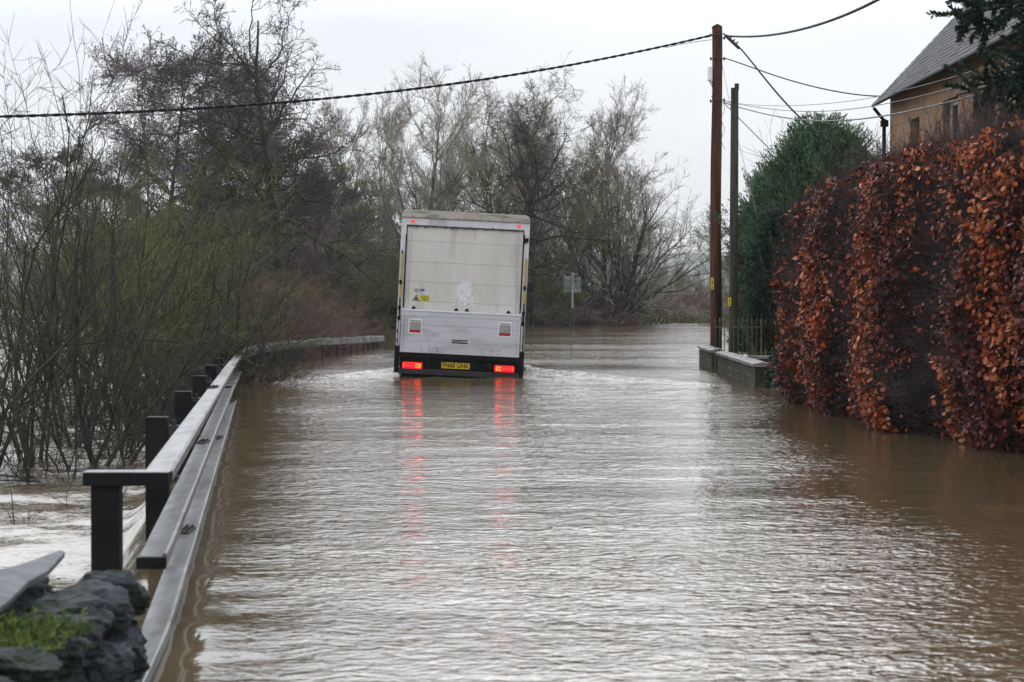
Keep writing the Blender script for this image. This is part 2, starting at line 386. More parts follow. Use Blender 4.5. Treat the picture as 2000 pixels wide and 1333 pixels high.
# ------------------------------------------------------------------ water
def build_water():
    nd, nx = 900, 560
    Dv = 3.0 * (420 / 3.0) ** (np.linspace(0, 1, nd))
    t = np.linspace(-1, 1, nx)
    X = (np.sign(t) * (np.abs(t) ** 1.25))[None, :] * (0.48 * Dv + 9)[:, None]; Y = np.repeat(Dv[:, None], nx, 1)
    rx = rail_x(Y); off = rx - .25 - X            # >0 : beyond the parapet, over the river
    st = np.clip(off / np.interp(Y, [10, 30, 45, 70], [.55, .9, 3, 6]), 0, 1); st = st*st*(3 - 2*st)
    drop = np.interp(Y, [4, 40, 60, 90], [.62, .62, .25, 0.0])
    Z = -drop * st
    P2 = np.stack([X, Y], -1)
    # small real waves
    wob = fbm(P2 * np.array([.5, 1.0]), 3, .55, 3)
    Z += .006 * wob * (1 - st) * np.clip(Y/10, 0, 1)
    riv = st > .6
    Z += np.where(riv, .045 * fbm(P2 * np.array([.8, 1.2]), 8, .5, 4), 0)
    # rough lip where the flood falls off the deck
    Z += st * (1 - st) * .10 * fbm(P2 * np.array([.6, 2.4]), 5, .9, 3)
    # truck wake: V of ridges opening towards the viewer from the rear wheels
    tx, ty = -1.0, 38.5
    for sgn in (-1, 1):
        for k, (w0, amp) in enumerate(((0.0, .13), (.9, .07), (1.8, .05))):
            dist = (ty + 1.5 - Y)
            line = tx + sgn * (1.25 + np.clip(dist, 0, 30) * (.55 if sgn > 0 else .38)) * np.where(dist > 0, 1, 1)
            g = np.exp(-((X - line + sgn * w0) / (.26 + .05 * np.clip(dist, 0, 30))) ** 2) * (dist > -2) * np.exp(-np.clip(dist, 0, 99) / 7.0)
            Z += amp * g * (1 - st)
    # calm areas: strip beside the rails, lee of the hedge, wake centre
    calmL = np.clip(1 - (X - rx - .12) / (.35 + .02 * Y), 0, 1)
    calmR = np.clip((X - np.interp(Y, [6, 12, 20, 34, 60], [1.9, 2.5, 2.9, 3.1, 9])) / 1.6, 0, 1)
    big = fbm(P2 * np.array([.25, .55]) + 5, 21, .22, 3)
    rip = .80 + .42 * big
    rip = rip * (1 - .93 * calmL) * (1 - .86 * calmR)
    wk = np.exp(-((X - tx) / 1.3) ** 2) * np.clip((38 - Y) / 2, 0, 1) * np.clip((Y - 27) / 8, 0, 1)
    rip = rip * (1 - .6 * wk)
    side = np.exp(-((Y - 36) / 5) ** 2) * (np.exp(-((X - tx - 2.6) / 1.5) ** 2) + np.exp(-((X - tx + 2.6) / 1.3) ** 2))
    rip = rip * (1 + 1.3 * side)
    rip = np.where(riv, 1.5, rip)
    # foam
    fo = np.zeros_like(X)
    fr = fbm(P2 * np.array([.7, 1.3]), 31, .35, 5)
    fo = np.where(st > .5, np.clip(.52 + .45 * fr - np.clip((Y - 20) / 90, 0, .2), 0, .72), fo)
    fo = np.maximum(fo, np.clip(4 * st * (1 - st), 0, 1) * (.25 + .3 * fr))
    fo = np.maximum(fo, np.exp(-((X - tx) ** 2 / 3.2 + (Y - 38.0) ** 2 / 6.0)) * .48)
    for sgn in (-1, 1):
        line = tx + sgn * (1.3 + np.clip(39.5 - Y, 0, 30) * (.55 if sgn > 0 else .38))
        fo = np.maximum(fo, np.exp(-((X - line) / (.35 + .08 * np.clip(39 - Y, 0, 20))) ** 2) * np.clip((Y - 28) / 10, 0, 1) * (Y < 41) * .50)
    spk = np.exp(-((Y - 58) / 14) ** 2) * np.exp(-((X - 2.5) / 3.5) ** 2) * .36
    spk = np.maximum(spk, np.exp(-((X - rx - 1.2) / 1.2) ** 2) * np.exp(-((Y - 51) / 6) ** 2) * .45)
    edge = np.exp(-((X - rx - .22 - .03 * np.sin(Y * 3)) / .02) ** 2) * (Y < 30) * .42
    spk = np.maximum(spk, edge)
    fo = np.maximum(fo, spk)
    V = np.stack([X, Y, Z], -1).reshape(-1, 3)
    i = np.arange(nd - 1)[:, None] * nx + np.arange(nx - 1)[None, :]
    F = np.stack([i, i + 1, i + nx + 1, i + nx], -1).reshape(-1, 4)
    m, nt, b = new_mat('flood_water')
    tc = N(nt, 'ShaderNodeTexCoord')
    def noise(sx, sy, sc, det=3, dist=0.0, rough=.5):
        mp = N(nt, 'ShaderNodeMapping'); mp.inputs['Scale'].default_value = (sx, sy, 1); nt.links.new(tc.outputs['Object'], mp.inputs[0])
        n = N(nt, 'ShaderNodeTexNoise'); n.inputs['Scale'].default_value = sc; n.inputs['Detail'].default_value = det
        n.inputs['Distortion'].default_value = dist; n.inputs['Roughness'].default_value = rough
        nt.links.new(mp.outputs[0], n.inputs['Vector']); return n.outputs['Fac']
    def math_(op, a, c):
        n = N(nt, 'ShaderNodeMath', operation=op)
        for k, v in enumerate((a, c)):
            if isinstance(v, (int, float)): n.inputs[k].default_value = v
            else: nt.links.new(v, n.inputs[k])
        return n.outputs[0]
    aF = N(nt, 'ShaderNodeAttribute', attribute_name='foam').outputs['Fac']
    aR = N(nt, 'ShaderNodeAttribute', attribute_name='ripple').outputs['Fac']
    h = math_('ADD', math_('MULTIPLY', noise(.8, 1.5, 1.6, 1, .3), .52), math_('MULTIPLY', noise(1.0, 1.3, 7.5, 1, .8), .40))
    h = math_('ADD', h, math_('MULTIPLY', noise(1, 1.15, 17, 2, .5), .17))
    h = math_('MULTIPLY', h, aR)
    bp = N(nt, 'ShaderNodeBump'); bp.inputs['Strength'].default_value = 1; bp.inputs['Distance'].default_value = .042
    nt.links.new(h, bp.inputs['Height']); nt.links.new(bp.outputs[0], b.inputs['Normal'])
    # foam mask : attribute against fine noise
    fn = math_('ADD', math_('MULTIPLY', noise(1, 1.5, 9, 5, 1.2, .65), .75), math_('MULTIPLY', noise(1, 1.2, 2.4, 4, 1.0), .25))
    d = math_('SUBTRACT', math_('ADD', math_('MULTIPLY', aF, .75), fn), .83)
    fm = N(nt, 'ShaderNodeMapRange'); fm.inputs[1].default_value = 0.0; fm.inputs[2].default_value = .22
    nt.links.new(d, fm.inputs[0])
    mud = N(nt, 'ShaderNodeMix', data_type='RGBA'); mud.inputs['A'].default_value = (.092, .066, .034, 1); mud.inputs['B'].default_value = (.128, .092, .048, 1)
    nt.links.new(noise(.3, .5, 1.2, 3, .5), mud.inputs['Factor'])
    mx = N(nt, 'ShaderNodeMix', data_type='RGBA'); mx.inputs['B'].default_value = (.60, .57, .52, 1)
    nt.links.new(mud.outputs['Result'], mx.inputs['A']); nt.links.new(fm.outputs[0], mx.inputs['Factor'])
    nt.links.new(mx.outputs['Result'], b.inputs['Base Color'])
    rm = N(nt, 'ShaderNodeMapRange'); rm.inputs[3].default_value = .045; rm.inputs[4].default_value = .6
    nt.links.new(fm.outputs[0], rm.inputs[0]); nt.links.new(rm.outputs[0], b.inputs['Roughness'])
    b.inputs['IOR'].default_value = 1.33
    me = mesh_np('flood_water', V, [F], m, True, dict(foam=fo.ravel(), ripple=rip.ravel()))
    tag(link('flood_water', me), 'brown rippled flood water covering the road and river', None, None, 'structure')
build_water()

# ground sheet: under the water near, rising as banks
def build_ground():
    n = 300
    xs = np.sinh(np.linspace(-1, 1, n) * 4.5) / np.sinh(4.5) * 2500
    ys = -30 + (np.linspace(0, 1, n) ** 2.2) * 3500
    X, Y = np.meshgrid(xs, ys); P2 = np.stack([X, Y], -1)
    Z = np.full_like(X, -1.3)
    def sm(a): a = np.clip(a, 0, 1); return a*a*(3-2*a)
    shore = np.interp(X, [-60, -20, -6, 2, 5, 9, 14, 30], [210, 150, 97, 97, 98, 108, 118, 125])
    Z += 1.6 * sm((Y - shore + 2) / 6)                                 # far bank
    Z += 1.12 * sm((X - 5.4) / .8) * sm((Y - 5) / 5) * (Y < 70)          # garden behind the hedge
    Z += .55 * sm((Y - 43) / 3) * sm((X - 4.9) / 1) * (Y < 56)
    Z += .05 * fbm(P2 * .2, 4, .3, 3) * (Z > -.5)
    V = np.stack([X, Y, Z], -1).reshape(-1, 3)
    i = np.arange(n - 1)[:, None] * n + np.arange(n - 1)[None, :]
    F = np.stack([i, i + 1, i + n + 1, i + n], -1).reshape(-1, 4)
    m = mat('ground', (.060, .075, .020), (.105, .135, .032), .6, .95, .03, c3=(.09, .07, .045), scale3=.15)
    tag(link('ground', mesh_np('ground', V, [F], m, True)), 'grass and mud banks around the flooded road', None, None, 'structure')
build_ground()

# hills on the horizon
def build_hill(name, x0, x1, D, prof, m, label):
    n = 80; xs = np.linspace(x0, x1, n); V = []; 
    hz = np.interp(np.linspace(0, 1, n), np.linspace(0, 1, len(prof)), prof)
    rows = 14
    for r in range(rows):
        t = r / (rows - 1)
        for i, x in enumerate(xs):
            V.append((x, D + t * 260, hz[i] * math.sin(t * math.pi / 2) ** .8 - 2 + 1.6 * math.sin(x * .11 + r) * t + 1.1 * math.sin(x * .31 + r * 2) * t))
    F = [(r*n+i, r*n+i+1, (r+1)*n+i+1, (r+1)*n+i) for r in range(rows-1) for i in range(n-1)]
    me = bpy.data.meshes.new(name); me.from_pydata(V, [], F); me.materials.append(m)
    for p in me.polygons: p.use_smooth = True
    tag(link(name, me), label, None, None, 'structure')
hm = mat('hill_woods', (.05, .055, .04), (.085, .09, .06), .05, .95, 1.0)
build_hill('hills', -1900, 1900, 2600, [60, 66, 62, 55, 58, 66, 60, 62, 84, 70, 60, 64], hm, 'low wooded hills fading into the mist')

# ------------------------------------------------------------------ bridge parapet rails
M['rail'] = mat('galvanised_rail', (.15, .15, .152), (.25, .25, .25), 5, .42, .001, metal=.7, c3=(.075, .080, .062), scale3=3.5, stretch=(2.2, .5, 2), lo3=.54, hi3=.72, bscale=30)
M['rail_dark'] = mat('post_paint_and_shade', (.006, .0072, .007), (.012, .0135, .013), 5, .6, .001, bscale=60, spec=.12)
M['bolt'] = mat('bolt_steel', (.02, .02, .02), (.045, .042, .04), 20, .6, .001, spec=.3)
def ztop(D): return np.interp(D, [9.2, 28, 40], [.765, .588, .45])
def rsq(D): return np.interp(D, [9.2, 28], [1, .80])
def rail_path(D0, D1, dz, dx, step=.5):
    Ds = np.arange(D0, D1 + 1e-6, (D1 - D0) / max(1, round((D1 - D0) / step)))
    return np.stack([rail_x(Ds) + dx, Ds, ztop(Ds) + dz * rsq(Ds)], 1)
def rail_section(g, path, w, h, lip=True):
    """hollow-section rail swept along path; path marks the road-side top edge"""
    prof = [(0, -.012), (-.012, 0), (-w + .012, 0), (-w, -.012), (-w, -h + .01), (-w + .01, -h), (-.01, -h), (0, -h + .01)]
    if lip: prof = [(0, .010), (-.007, .016), (-.016, .012), (-.022, 0), (-w + .012, 0), (-w, -.012), (-w, -h + .01), (-w + .01, -h), (-.01, -h), (0, -h + .01)]
    n = len(prof); V = []; F = []
    for p in path:
        for q in prof: V.append((p[0] + q[0], p[1], p[2] + q[1]))
    for k in range(len(path) - 1):
        for i in range(n):
            j = (i + 1) % n; F.append((k*n+i, k*n+j, (k+1)*n+j, (k+1)*n+i))
    F.append(tuple(range(n))[::-1]); F.append(tuple((len(path)-1)*n + i for i in range(n)))
    g.add(V, F)
par = thing('bridge_parapet', 'grey metal bridge parapet with three long rails beside the flooded road', 'railing', (0, 0, 0))
g = Geo(); rail_section(g, rail_path(9.45, 35.5, 0, 0), .135, .065, lip=False)
# end return of the top rail, turning away from the road
x0 = rail_x(9.45); z0 = float(ztop(9.45))
g.build('top_rail', M['rail'], par)
g = Geo(); g.box((x0 - .40, 9.33, z0 - .066), (x0 + .001, 9.452, z0 - .004), .004); er = g.build('end_return', M['rail_dark'], par)  # same rail metal; shade on its front put into the dark colour
g = Geo(); g.box((x0 - .40, 9.33, z0 - .0035), (x0 + .001, 9.452, z0)); g.build('return_lit_top', M['rail'], er)  # thin added strip, lighter colour stands in for sky light on top
xm = rail_x(9.0); zm = float(ztop(9.0)) - .355
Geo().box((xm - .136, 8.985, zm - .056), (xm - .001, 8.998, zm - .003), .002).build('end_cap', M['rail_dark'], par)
g = Geo(); rail_section(g, rail_path(9.0, 35.5, -.355, .0), .135, .055); g.build('middle_rail', M['rail'], par)
g = Geo(); rail_section(g, rail_path(7.6, 35.5, -.71, .0), .135, .055); g.build('bottom_rail', M['rail'], par)
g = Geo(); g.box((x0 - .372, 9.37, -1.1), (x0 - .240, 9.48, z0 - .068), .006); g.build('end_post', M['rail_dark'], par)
for Dp in (13.4, 17.7, 22.0, 26.3, 30.6, 34.5):
    xr = rail_x(Dp); zt = float(ztop(Dp)); g = Geo()
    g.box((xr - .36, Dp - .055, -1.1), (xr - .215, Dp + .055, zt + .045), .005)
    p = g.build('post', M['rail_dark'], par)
    for dz in (0, -.355 * float(rsq(Dp)), -.71 * float(rsq(Dp))):
        g = Geo(); g.box((xr - .214, Dp - .035, zt + dz - .05), (xr - .136, Dp + .035, zt + dz - .012), .004)
        g.cyl((xr - .175, Dp, zt + dz - .012), (xr - .175, Dp, zt + dz + .022), .017, n=8)
        g.build('bracket', M['bolt'], p)
for dz, Dj in ((0, 19.6), (-.355, 16.4), (-.355, 27.2), (-.71, 13.0), (-.71, 21.5)):
    xr = rail_x(Dj) - .075; zt = float(ztop(Dj)) + dz * float(rsq(Dj)); g = Geo()
    g.box((xr - .035, Dj - .16, zt + .0015), (xr + .035, Dj + .16, zt + .012), .003)
    for k in range(4):
        for sx in (-.018, .018): g.cyl((xr + sx, Dj - .12 + k*.08, zt + .012), (xr + sx, Dj - .12 + k*.08, zt + .026), .011, n=6)
    g.build('joint_plate', M['bolt'], par)

# far crash barrier curving to the right
M['barrier'] = mat('weathered_barrier', (.12, .12, .115), (.20, .20, .19), 4, .65, .002, metal=.2, c3=(.07, .075, .055), scale3=2.0)
bar = thing('crash_barrier', 'weathered grey crash barrier curving away under brambles', 'barrier', (0, 0, 0))
def far_path(D0, D1, dz):
    Ds = np.linspace(D0, D1, 28); return np.stack([rail_x(Ds), Ds, np.interp(Ds, [37, 51, 62], [.50, .44, .28]) + dz], 1)
g = Geo(); rail_section(g, far_path(37.5, 61.5, 0), .20, .17, lip=False); g.build('rail', M['barrier'], bar)
for k in range(22):
    Dp = 38.2 + k * 1.06; g = Geo(); xr = rail_x(Dp)
    g.box((xr - .11, Dp - .035, -1.0), (xr - .04, Dp + .035, float(np.interp(Dp, [37, 51, 62], [.50, .44, .28])) - .202)); g.build('post', M['bolt'], bar)
for k in range(9):
    Dp = 39.5 + k * 2.4; g = Geo(); xr = rail_x(Dp); zt = float(np.interp(Dp, [37, 51, 62], [.50, .44, .28]))
    g.box((xr - .17, Dp - .14, zt + .001), (xr - .03, Dp + .14, zt + .022), .004); g.build('joint_plate', M['barrier'], bar)

# ------------------------------------------------------------------ dry stone wall in the near left corner
M['stone'] = mat('wall_stone', (.012, .015, .017), (.060, .068, .076), 9, .75, .05, c3=(.012, .022, .014), scale3=4, bscale=22, spec=.2)
M['slab'] = mat('slate_slab', (.10, .10, .105), (.19, .185, .195), 6, .7, .008, c3=(.10, .10, .105), scale3=5)
M['moss'] = mat_attr('moss', [(0, (.018, .045, .006)), (.5, (.055, .10, .012)), (1, (.14, .15, .03))], .9)
def rock(rg, c, dims, rot, sub=4, rough=.22):
    import bmesh
    bm = bmesh.new(); bmesh.ops.create_cube(bm, size=2); bmesh.ops.subdivide_edges(bm, edges=bm.edges[:], cuts=13, use_grid_fill=True)
    V = np.array([v.co[:] for v in bm.verts]); F = [tuple(v.index for v in f.verts) for f in bm.faces]; bm.free()
    V = V / (np.sum(np.abs(V) ** 9, 1, keepdims=True) ** (1/9))
    s = int(rg.integers(1e6))
    for _ in range(18):                                   # chip flat facets off the block
        d = nrm(rg.normal(size=3) * np.array([1, 1, .8])); lim = rg.uniform(.80, 1.10)
        ex = V @ d - lim; V = V - np.clip(ex, 0, None)[:, None] * d
    V = V * (1 + rough * fbm(V, s, .30, 3)[:, None]) + .075 * fbm(V, s + 1, .9, 5, .6)[:, None]
    from mathutils import noise as mn
    off = Vector((s % 97, s % 89, s % 83))
    dv = np.array([(lambda d: d[1] - d[0])(mn.voronoi(Vector(p) * 2.3 + off)[0]) for p in V])
    V = V * (1 - .16 * np.clip(.45 - dv, 0, 1) + .012 * np.sin(V[:, 2] * 17 + 2 * V[:, 0] + s))[:, None] if rough > .06 else V
    V = V * np.array(dims) / 2
    Rm = np.array(Matrix.Rotation(rot[2], 3, 'Z') @ Matrix.Rotation(rot[1], 3, 'Y') @ Matrix.Rotation(rot[0], 3, 'X'))
    return V @ Rm.T + np.array(c), F
wall = thing('stone_wall', 'dark mossy dry stone wall in the near left corner beside the rail end', 'wall', (-1.79, 6.5, -1.035))
rg = np.random.default_rng(12)
for lay in range(6):
    zc = .385 - lay * .185
    D = 3.6 + rg.uniform(0, .3)
    while D < 8.1:
        ln = rg.uniform(.24, .42)
        for cx, wd in ((-1.555, .36), (-1.92, .36)):
            V, F = rock(rg, (cx + rg.normal(0, .012) + 1.7, D + ln/2 - 6.5, zc + rg.normal(0, .012) + 1 + (.0 if lay else rg.uniform(-.02, .04))), (wd*rg.uniform(.85, 1.06), ln*.95, .185*rg.uniform(.9, 1.12)), rg.normal(0, .10, 3), rough=.12)
            g = Geo(); g.add(V, F); g.build('stone', M['stone'], wall, smooth=False)
        D += ln
ol = [(-2.03, 6.2), (-1.84, 6.25), (-1.815, 6.7), (-1.80, 7.1), (-1.818, 7.45), (-1.80, 7.72), (-1.822, 8.08), (-1.85, 8.10), (-1.905, 7.75), (-1.97, 7.5), (-2.04, 7.0)]
g = Geo(); g.prism([(a + 1.85, b - 7.2) for a, b in ol], 'z', -.014, .014)
sl = g.build('coping_slab', M['slab'], wall, (-1.85 + 1.79, 7.2 - 6.5, .50 + 1.035), bevel=.005); sl.rotation_euler = (.05, .20, 0)
C = np.stack([rg.normal(-1.58, .07, 3500) + 1.7, rg.normal(6.85, .14, 3500) - 6.5, rg.uniform(.44, .485, 3500) + 1], 1)
C2 = np.stack([rg.normal(-1.70, .05, 900) + 1.7, rg.normal(6.0, .12, 900) - 6.5, rg.uniform(.44, .475, 900) + 1], 1)
C = np.concatenate([C, C2])
lV, lF, lr = leaves(rg, C, np.tile([0, -.6, .5], (len(C), 1)), .0075, 4.5, .2, .9)
link('moss', mesh_np('moss', lV, [lF], M['moss'], False, dict(rnd=lr)), wall)

# ------------------------------------------------------------------ truck
def text_mesh(s, size, m, name, parent, loc, rot=(R(90), 0, 0), bold=0.0, sx=1.0, align='CENTER', extr=.0012):
    cu = bpy.data.curves.new(name, 'FONT'); cu.body = s; cu.size = size; cu.align_x = align; cu.align_y = 'CENTER'
    cu.extrude = extr; cu.offset = bold
    to = bpy.data.objects.new(name, cu); COL.objects.link(to)
    bpy.context.view_layer.update()
    me = bpy.data.meshes.new_from_object(to.evaluated_get(bpy.context.evaluated_depsgraph_get()))
    bpy.data.objects.remove(to); me.materials.clear(); me.materials.append(m)
    o = link(name, me, parent, loc); o.rotation_euler = rot; o.scale = (sx, 1, 1); return o

M['body'] = mat('truck_panel', (.66, .65, .68), (.76, .75, .77), 2.5, .42, .001, c3=(.40, .385, .36), scale3=1.4, stretch=(1, 1, .4))
M['door'] = mat('roller_door', (.66, .63, .575), (.76, .73, .675), 2.2, .5, .0006, c3=(.46, .43, .37), scale3=3.4, stretch=(1, 1, .22), lo3=.52, hi3=.75)
M['lift'] = mat('tail_lift_aluminium', (.60, .60, .63), (.68, .68, .71), 2.0, .42, .0015, metal=.2, c3=(.38, .37, .35), scale3=3.0, stretch=(.5, 1, 1.3), lo3=.52, hi3=.75)
M['cap'] = mat('roof_cap', (.40, .37, .31), (.50, .47, .41), 3, .6, .001, c3=(.28, .26, .20), scale3=5, stretch=(.5, 1, 2))
M['black'] = mat('black_steel', (.004, .004, .005), (.009, .009, .010), 8, .6, .001, spec=.15)
M['bumper'] = mat('bumper_grey', (.022, .023, .025), (.040, .040, .042), 6, .5, .001, c3=(.03, .028, .026), scale3=8)
M['yellow'] = mat('yellow_paint', (.62, .42, .03), (.50, .33, .03), 8, .5)
M['white'] = mat('white_paint', (.90, .90, .92), (.86, .86, .88), 6, .45)
M['red_lens'] = emis('red_lens', (1, .010, .02), .75, (.45, .005, .01))
M['lamp_hot'] = emis('lit_lamp', (1, .085, .008), 5.5)
M['lamp_red'] = emis('lit_red_lamp', (1, .03, .015), 4)
M['rubber'] = mat('tyre_rubber', (.014, .014, .014), (.025, .024, .022), 10, .85, .003)
M['plate'] = mat('yellow_plate', (.72, .50, .03), (.66, .45, .03), 4, .4)
M['ink'] = mat('black_ink', (.012, .012, .012), None)
M['decal_grey'] = mat('decal_grey', (.32, .32, .29), (.40, .40, .36), 20, .6)
M['decal_red'] = mat('decal_red', (.50, .012, .03), (.40, .012, .02), 10, .5)
M['decal_blue'] = mat('decal_blue', (.05, .20, .50), None, rough=.5)
M['decal_yel'] = mat('decal_yellow', (.62, .58, .04), (.5, .47, .05), 10, .5)
M['glass'] = mat('dark_glass', (.02, .022, .025), None, rough=.05)
M['grime'] = mat('old_grime', (.10, .09, .07), (.20, .18, .14), 15, .9)

TX, TY = XY(895, 37.5), 37.5
truck = thing('box_truck', 'white box truck driving away through the flood with its red tail lights on', 'truck', (TX, TY, 0))
truck.rotation_euler = (0, R(2.85), 0)
def tb(name, m, boxes, parent=truck, bev=.004):
    g = Geo()
    for a, b in boxes: g.box(a, b, bev)
    return g.build(name, m, parent)
LEN = 6.0
tb('cargo_box', M['body'], [((-1.195, .085, .50), (1.195, LEN, 2.972))], bev=.012)
cap = Geo().prism([(-1.205, 2.974), (-1.205, 3.03), (-1.19, 3.075), (-1.15, 3.105), (-1.09, 3.118), (1.09, 3.118), (1.15, 3.105), (1.19, 3.075), (1.205, 3.03), (1.205, 2.974)], 'y', -.03, LEN + .02).build('roof_cap', M['cap'], truck, bevel=.006)
g = Geo()
for k in range(8): Geo().cyl((-1.0 + k * .285, -.038, 2.995), (-1.0 + k * .285, -.028, 2.995), .010, n=8).build('rivet', M['ink'], cap)
rf = tb('rear_frame', M['body'], [((-1.205, .0, .50), (-1.105, .083, 2.972)), ((1.105, 0, .50), (1.205, .083, 2.972)), ((-1.104, .0, 2.835), (1.104, .083, 2.972))])
tb('door_seal', M['ink'], [((-1.104, .012, 2.818), (1.104, .06, 2.834)), ((-1.104, .012, 1.2), (-1.09, .06, 2.817)), ((1.09, .012, 1.2), (1.104, .06, 2.817))], rf, bev=0)
# ragged weed/grime fringe along the top of the door
rg = np.random.default_rng(5)
C = np.stack([rg.uniform(-1.08, 1.08, 420), rg.uniform(-.002, .01, 420), 2.822 + rg.normal(0, .008, 420)], 1)
lV, lF, lr = leaves(rg, C, np.tile([0, -1., 0], (420, 1)), .018, 1.6)
link('grime', mesh_np('grime', lV, [lF], M['grime']), rf)
door = tb('roller_door', M['door'], [((-1.088, .030, a + .0015), (1.088, .06, b - .0015)) for a, b in ((1.20, 1.415), (1.415, 1.777), (1.777, 2.15), (2.15, 2.54), (2.54, 2.816))], bev=.003)
for xx in (-1.012, 1.012): tb('hinge_strip', M['decal_grey'], [((xx - .003, .026, 1.26), (xx + .003, .0295, 2.80))], door, bev=0)
# worn white patch, many flecks
n = 900; cx = rg.normal(0, 1, n); cz = rg.normal(0, 1, n)
u = .035 + cx * .045 + 0; v = 1.65 + cz * .06
n2 = 260; u = np.concatenate([u, .05 + rg.normal(0, .075, n2)]); v = np.concatenate([v, 1.56 + rg.normal(0, .11, n2)])
C = np.stack([u, np.full(len(u), .0275) - rg.uniform(0, .0012, len(u)), v], 1)
lV, lF, lr = leaves(rg, C, np.tile([0, -1., 0], (len(C), 1)), .030, 1.5, 0, .02)
link('scuff', mesh_np('scuff', lV, [lF], M['white']), door)
def flat(name, pts, y, m, parent, th=.0015):
    g = Geo(); g.prism(pts, 'y', y - th, y); return g.build(name, m, parent)
def rect(x0, z0, x1, z1): return [(x0, z0), (x1, z0), (x1, z1), (x0, z1)]
w1 = flat('warning_sticker', rect(-.785, 1.41, -.62, 1.53), .029, M['decal_yel'], door)
text_mesh('Mind your', .036, M['ink'], 'lettering', w1, (-.703, .0268, 1.492)); text_mesh('fingers', .036, M['ink'], 'lettering', w1, (-.703, .0268, 1.45))
w2 = flat('warning_triangle', [(-.93, 1.42), (-.80, 1.42), (-.865, 1.535)], .029, M['ink'], door)
flat('triangle_field', [(-.911, 1.431), (-.819, 1.431), (-.865, 1.513)], .0272, M['decal_yel'], w2)
flat('pictogram', [(-.880, 1.436), (-.852, 1.436), (-.846, 1.456), (-.858, 1.482), (-.872, 1.486), (-.884, 1.460)], .0254, M['ink'], w2)
b3 = flat('blue_sticker', rect(-.80, 1.60, -.715, 1.645), .029, M['decal_blue'], door)
an = np.linspace(0, 2*np.pi, 17)[:-1]
flat('faded_sticker', [(-.865 + .042*math.cos(a), 1.61 + .042*math.sin(a)) for a in an], .029, M['decal_grey'], door)
# tail lift
lift = tb('tail_lift', M['lift'], [((-1.12, -.085, .445), (1.12, -.03, 1.222))], bev=.006)
tb('top_edge', M['white'], [((-1.13, -.095, 1.225), (1.13, -.02, 1.258))], lift)
tb('side_trim', M['lift'], [((-1.118, -.098, .45), (-1.085, -.0865, 1.22))], lift, bev=.002); tb('side_trim', M['lift'], [((1.085, -.098, .45), (1.118, -.0865, 1.22))], lift, bev=.002)
g = Geo()
for z in (.66, .97, 1.13): g.box((-1.083, -.0872, z), (1.083, -.0862, z + .006))
g.build('panel_seam', M['decal_grey'], lift)
g = Geo()
for x in list(np.linspace(-.72, -.42, 3)) + list(np.linspace(.44, .74, 3)):
    for z in (.49, .55): Geo().cyl((x, -.096, z), (x, -.087, z), .010, n=8).build('rivet', M['ink'], lift)
for s in (-1, 1):
    for z in np.arange(.52, 1.2, .085): Geo().cyl((s*1.06, -.092, z), (s*1.06, -.086, z), .008, n=8).build('rivet', M['ink'], lift)
for x in (-.90, -.10, .10, .88):
    g = Geo(); g.prism([(x-.045, 1.26), (x+.045, 1.26), (x+.03, 1.285), (x+.012, 1.315), (x-.012, 1.315), (x-.03, 1.285)], 'y', -.09, -.03); g.build('latch', M['black'], lift)
for x in (-.852, .832):
    dz = .02 if x > 0 else 0
    nt_ = flat('notice', rect(x - .125, .80 + dz, x + .125, 1.085 + dz), -.0865, M['white'], lift)
    flat('notice_panel', rect(x - .108, .875 + dz, x + .108, 1.02 + dz), -.0882, M['decal_grey'], nt_)
    flat('notice_band', rect(x - .108, .82 + dz, x + .108, .873 + dz), -.0882, M['decal_red'], nt_)
    text_mesh('Aftercare', .054, M['ink'], 'lettering', nt_, (x, -.0895, 1.045 + dz), bold=.0004)
bd = flat('name_plate', rect(-.156, .655, .14, .725), -.0865, M['ink'], lift)
text_mesh('DHOLLANDIA', .050, M['white'], 'lettering', bd, (-.008, -.0885, .690), sx=.88)
# lift arms, hoses and guards at each side
for s in (-1, 1):
    g = Geo(); x = s * 1.165
    g.box((x - .012, -.03, .55), (x + .012, -.002, 2.35 if s < 0 else 2.3))
    for z in (.62, .80, 1.05, 1.24, 1.72): g.box((x - .028, -.055, z), (x + .022, -.004, z + .07), .004)
    for z0_, z1_ in ((1.3, 1.75), (1.75, 2.65), (.6, 1.2)):
        g.cyl((s * 1.10, -.012, z0_), (s * (1.092 + .01), -.012, z1_), .010, n=8)
    if s > 0: g.prism([(1.095, 2.70), (1.11, 2.77), (1.13, 2.68), (1.19, 2.70), (1.19, 2.62), (1.13, 2.60), (1.10, 2.55)], 'y', -.03, -.003)
    g.build('lift_arm', M['black'], truck)
    tb('yellow_strip', M['yellow'], [((s*1.165 - .014, -.042, 1.80), (s*1.165 + .016, -.0305, 2.29)), ((s*1.165 - .014, -.042, 1.46), (s*1.165 + .014, -.0305, 1.70))], bev=.001)
    tb('lift_column', M['lift'], [((s*1.135, -.06, .56), (s*1.165, -.0305, 1.03))], bev=.003)
    tb('side_guard', M['black'], [((s*1.125, -.09, .055), (s*1.215, .02, .56))])
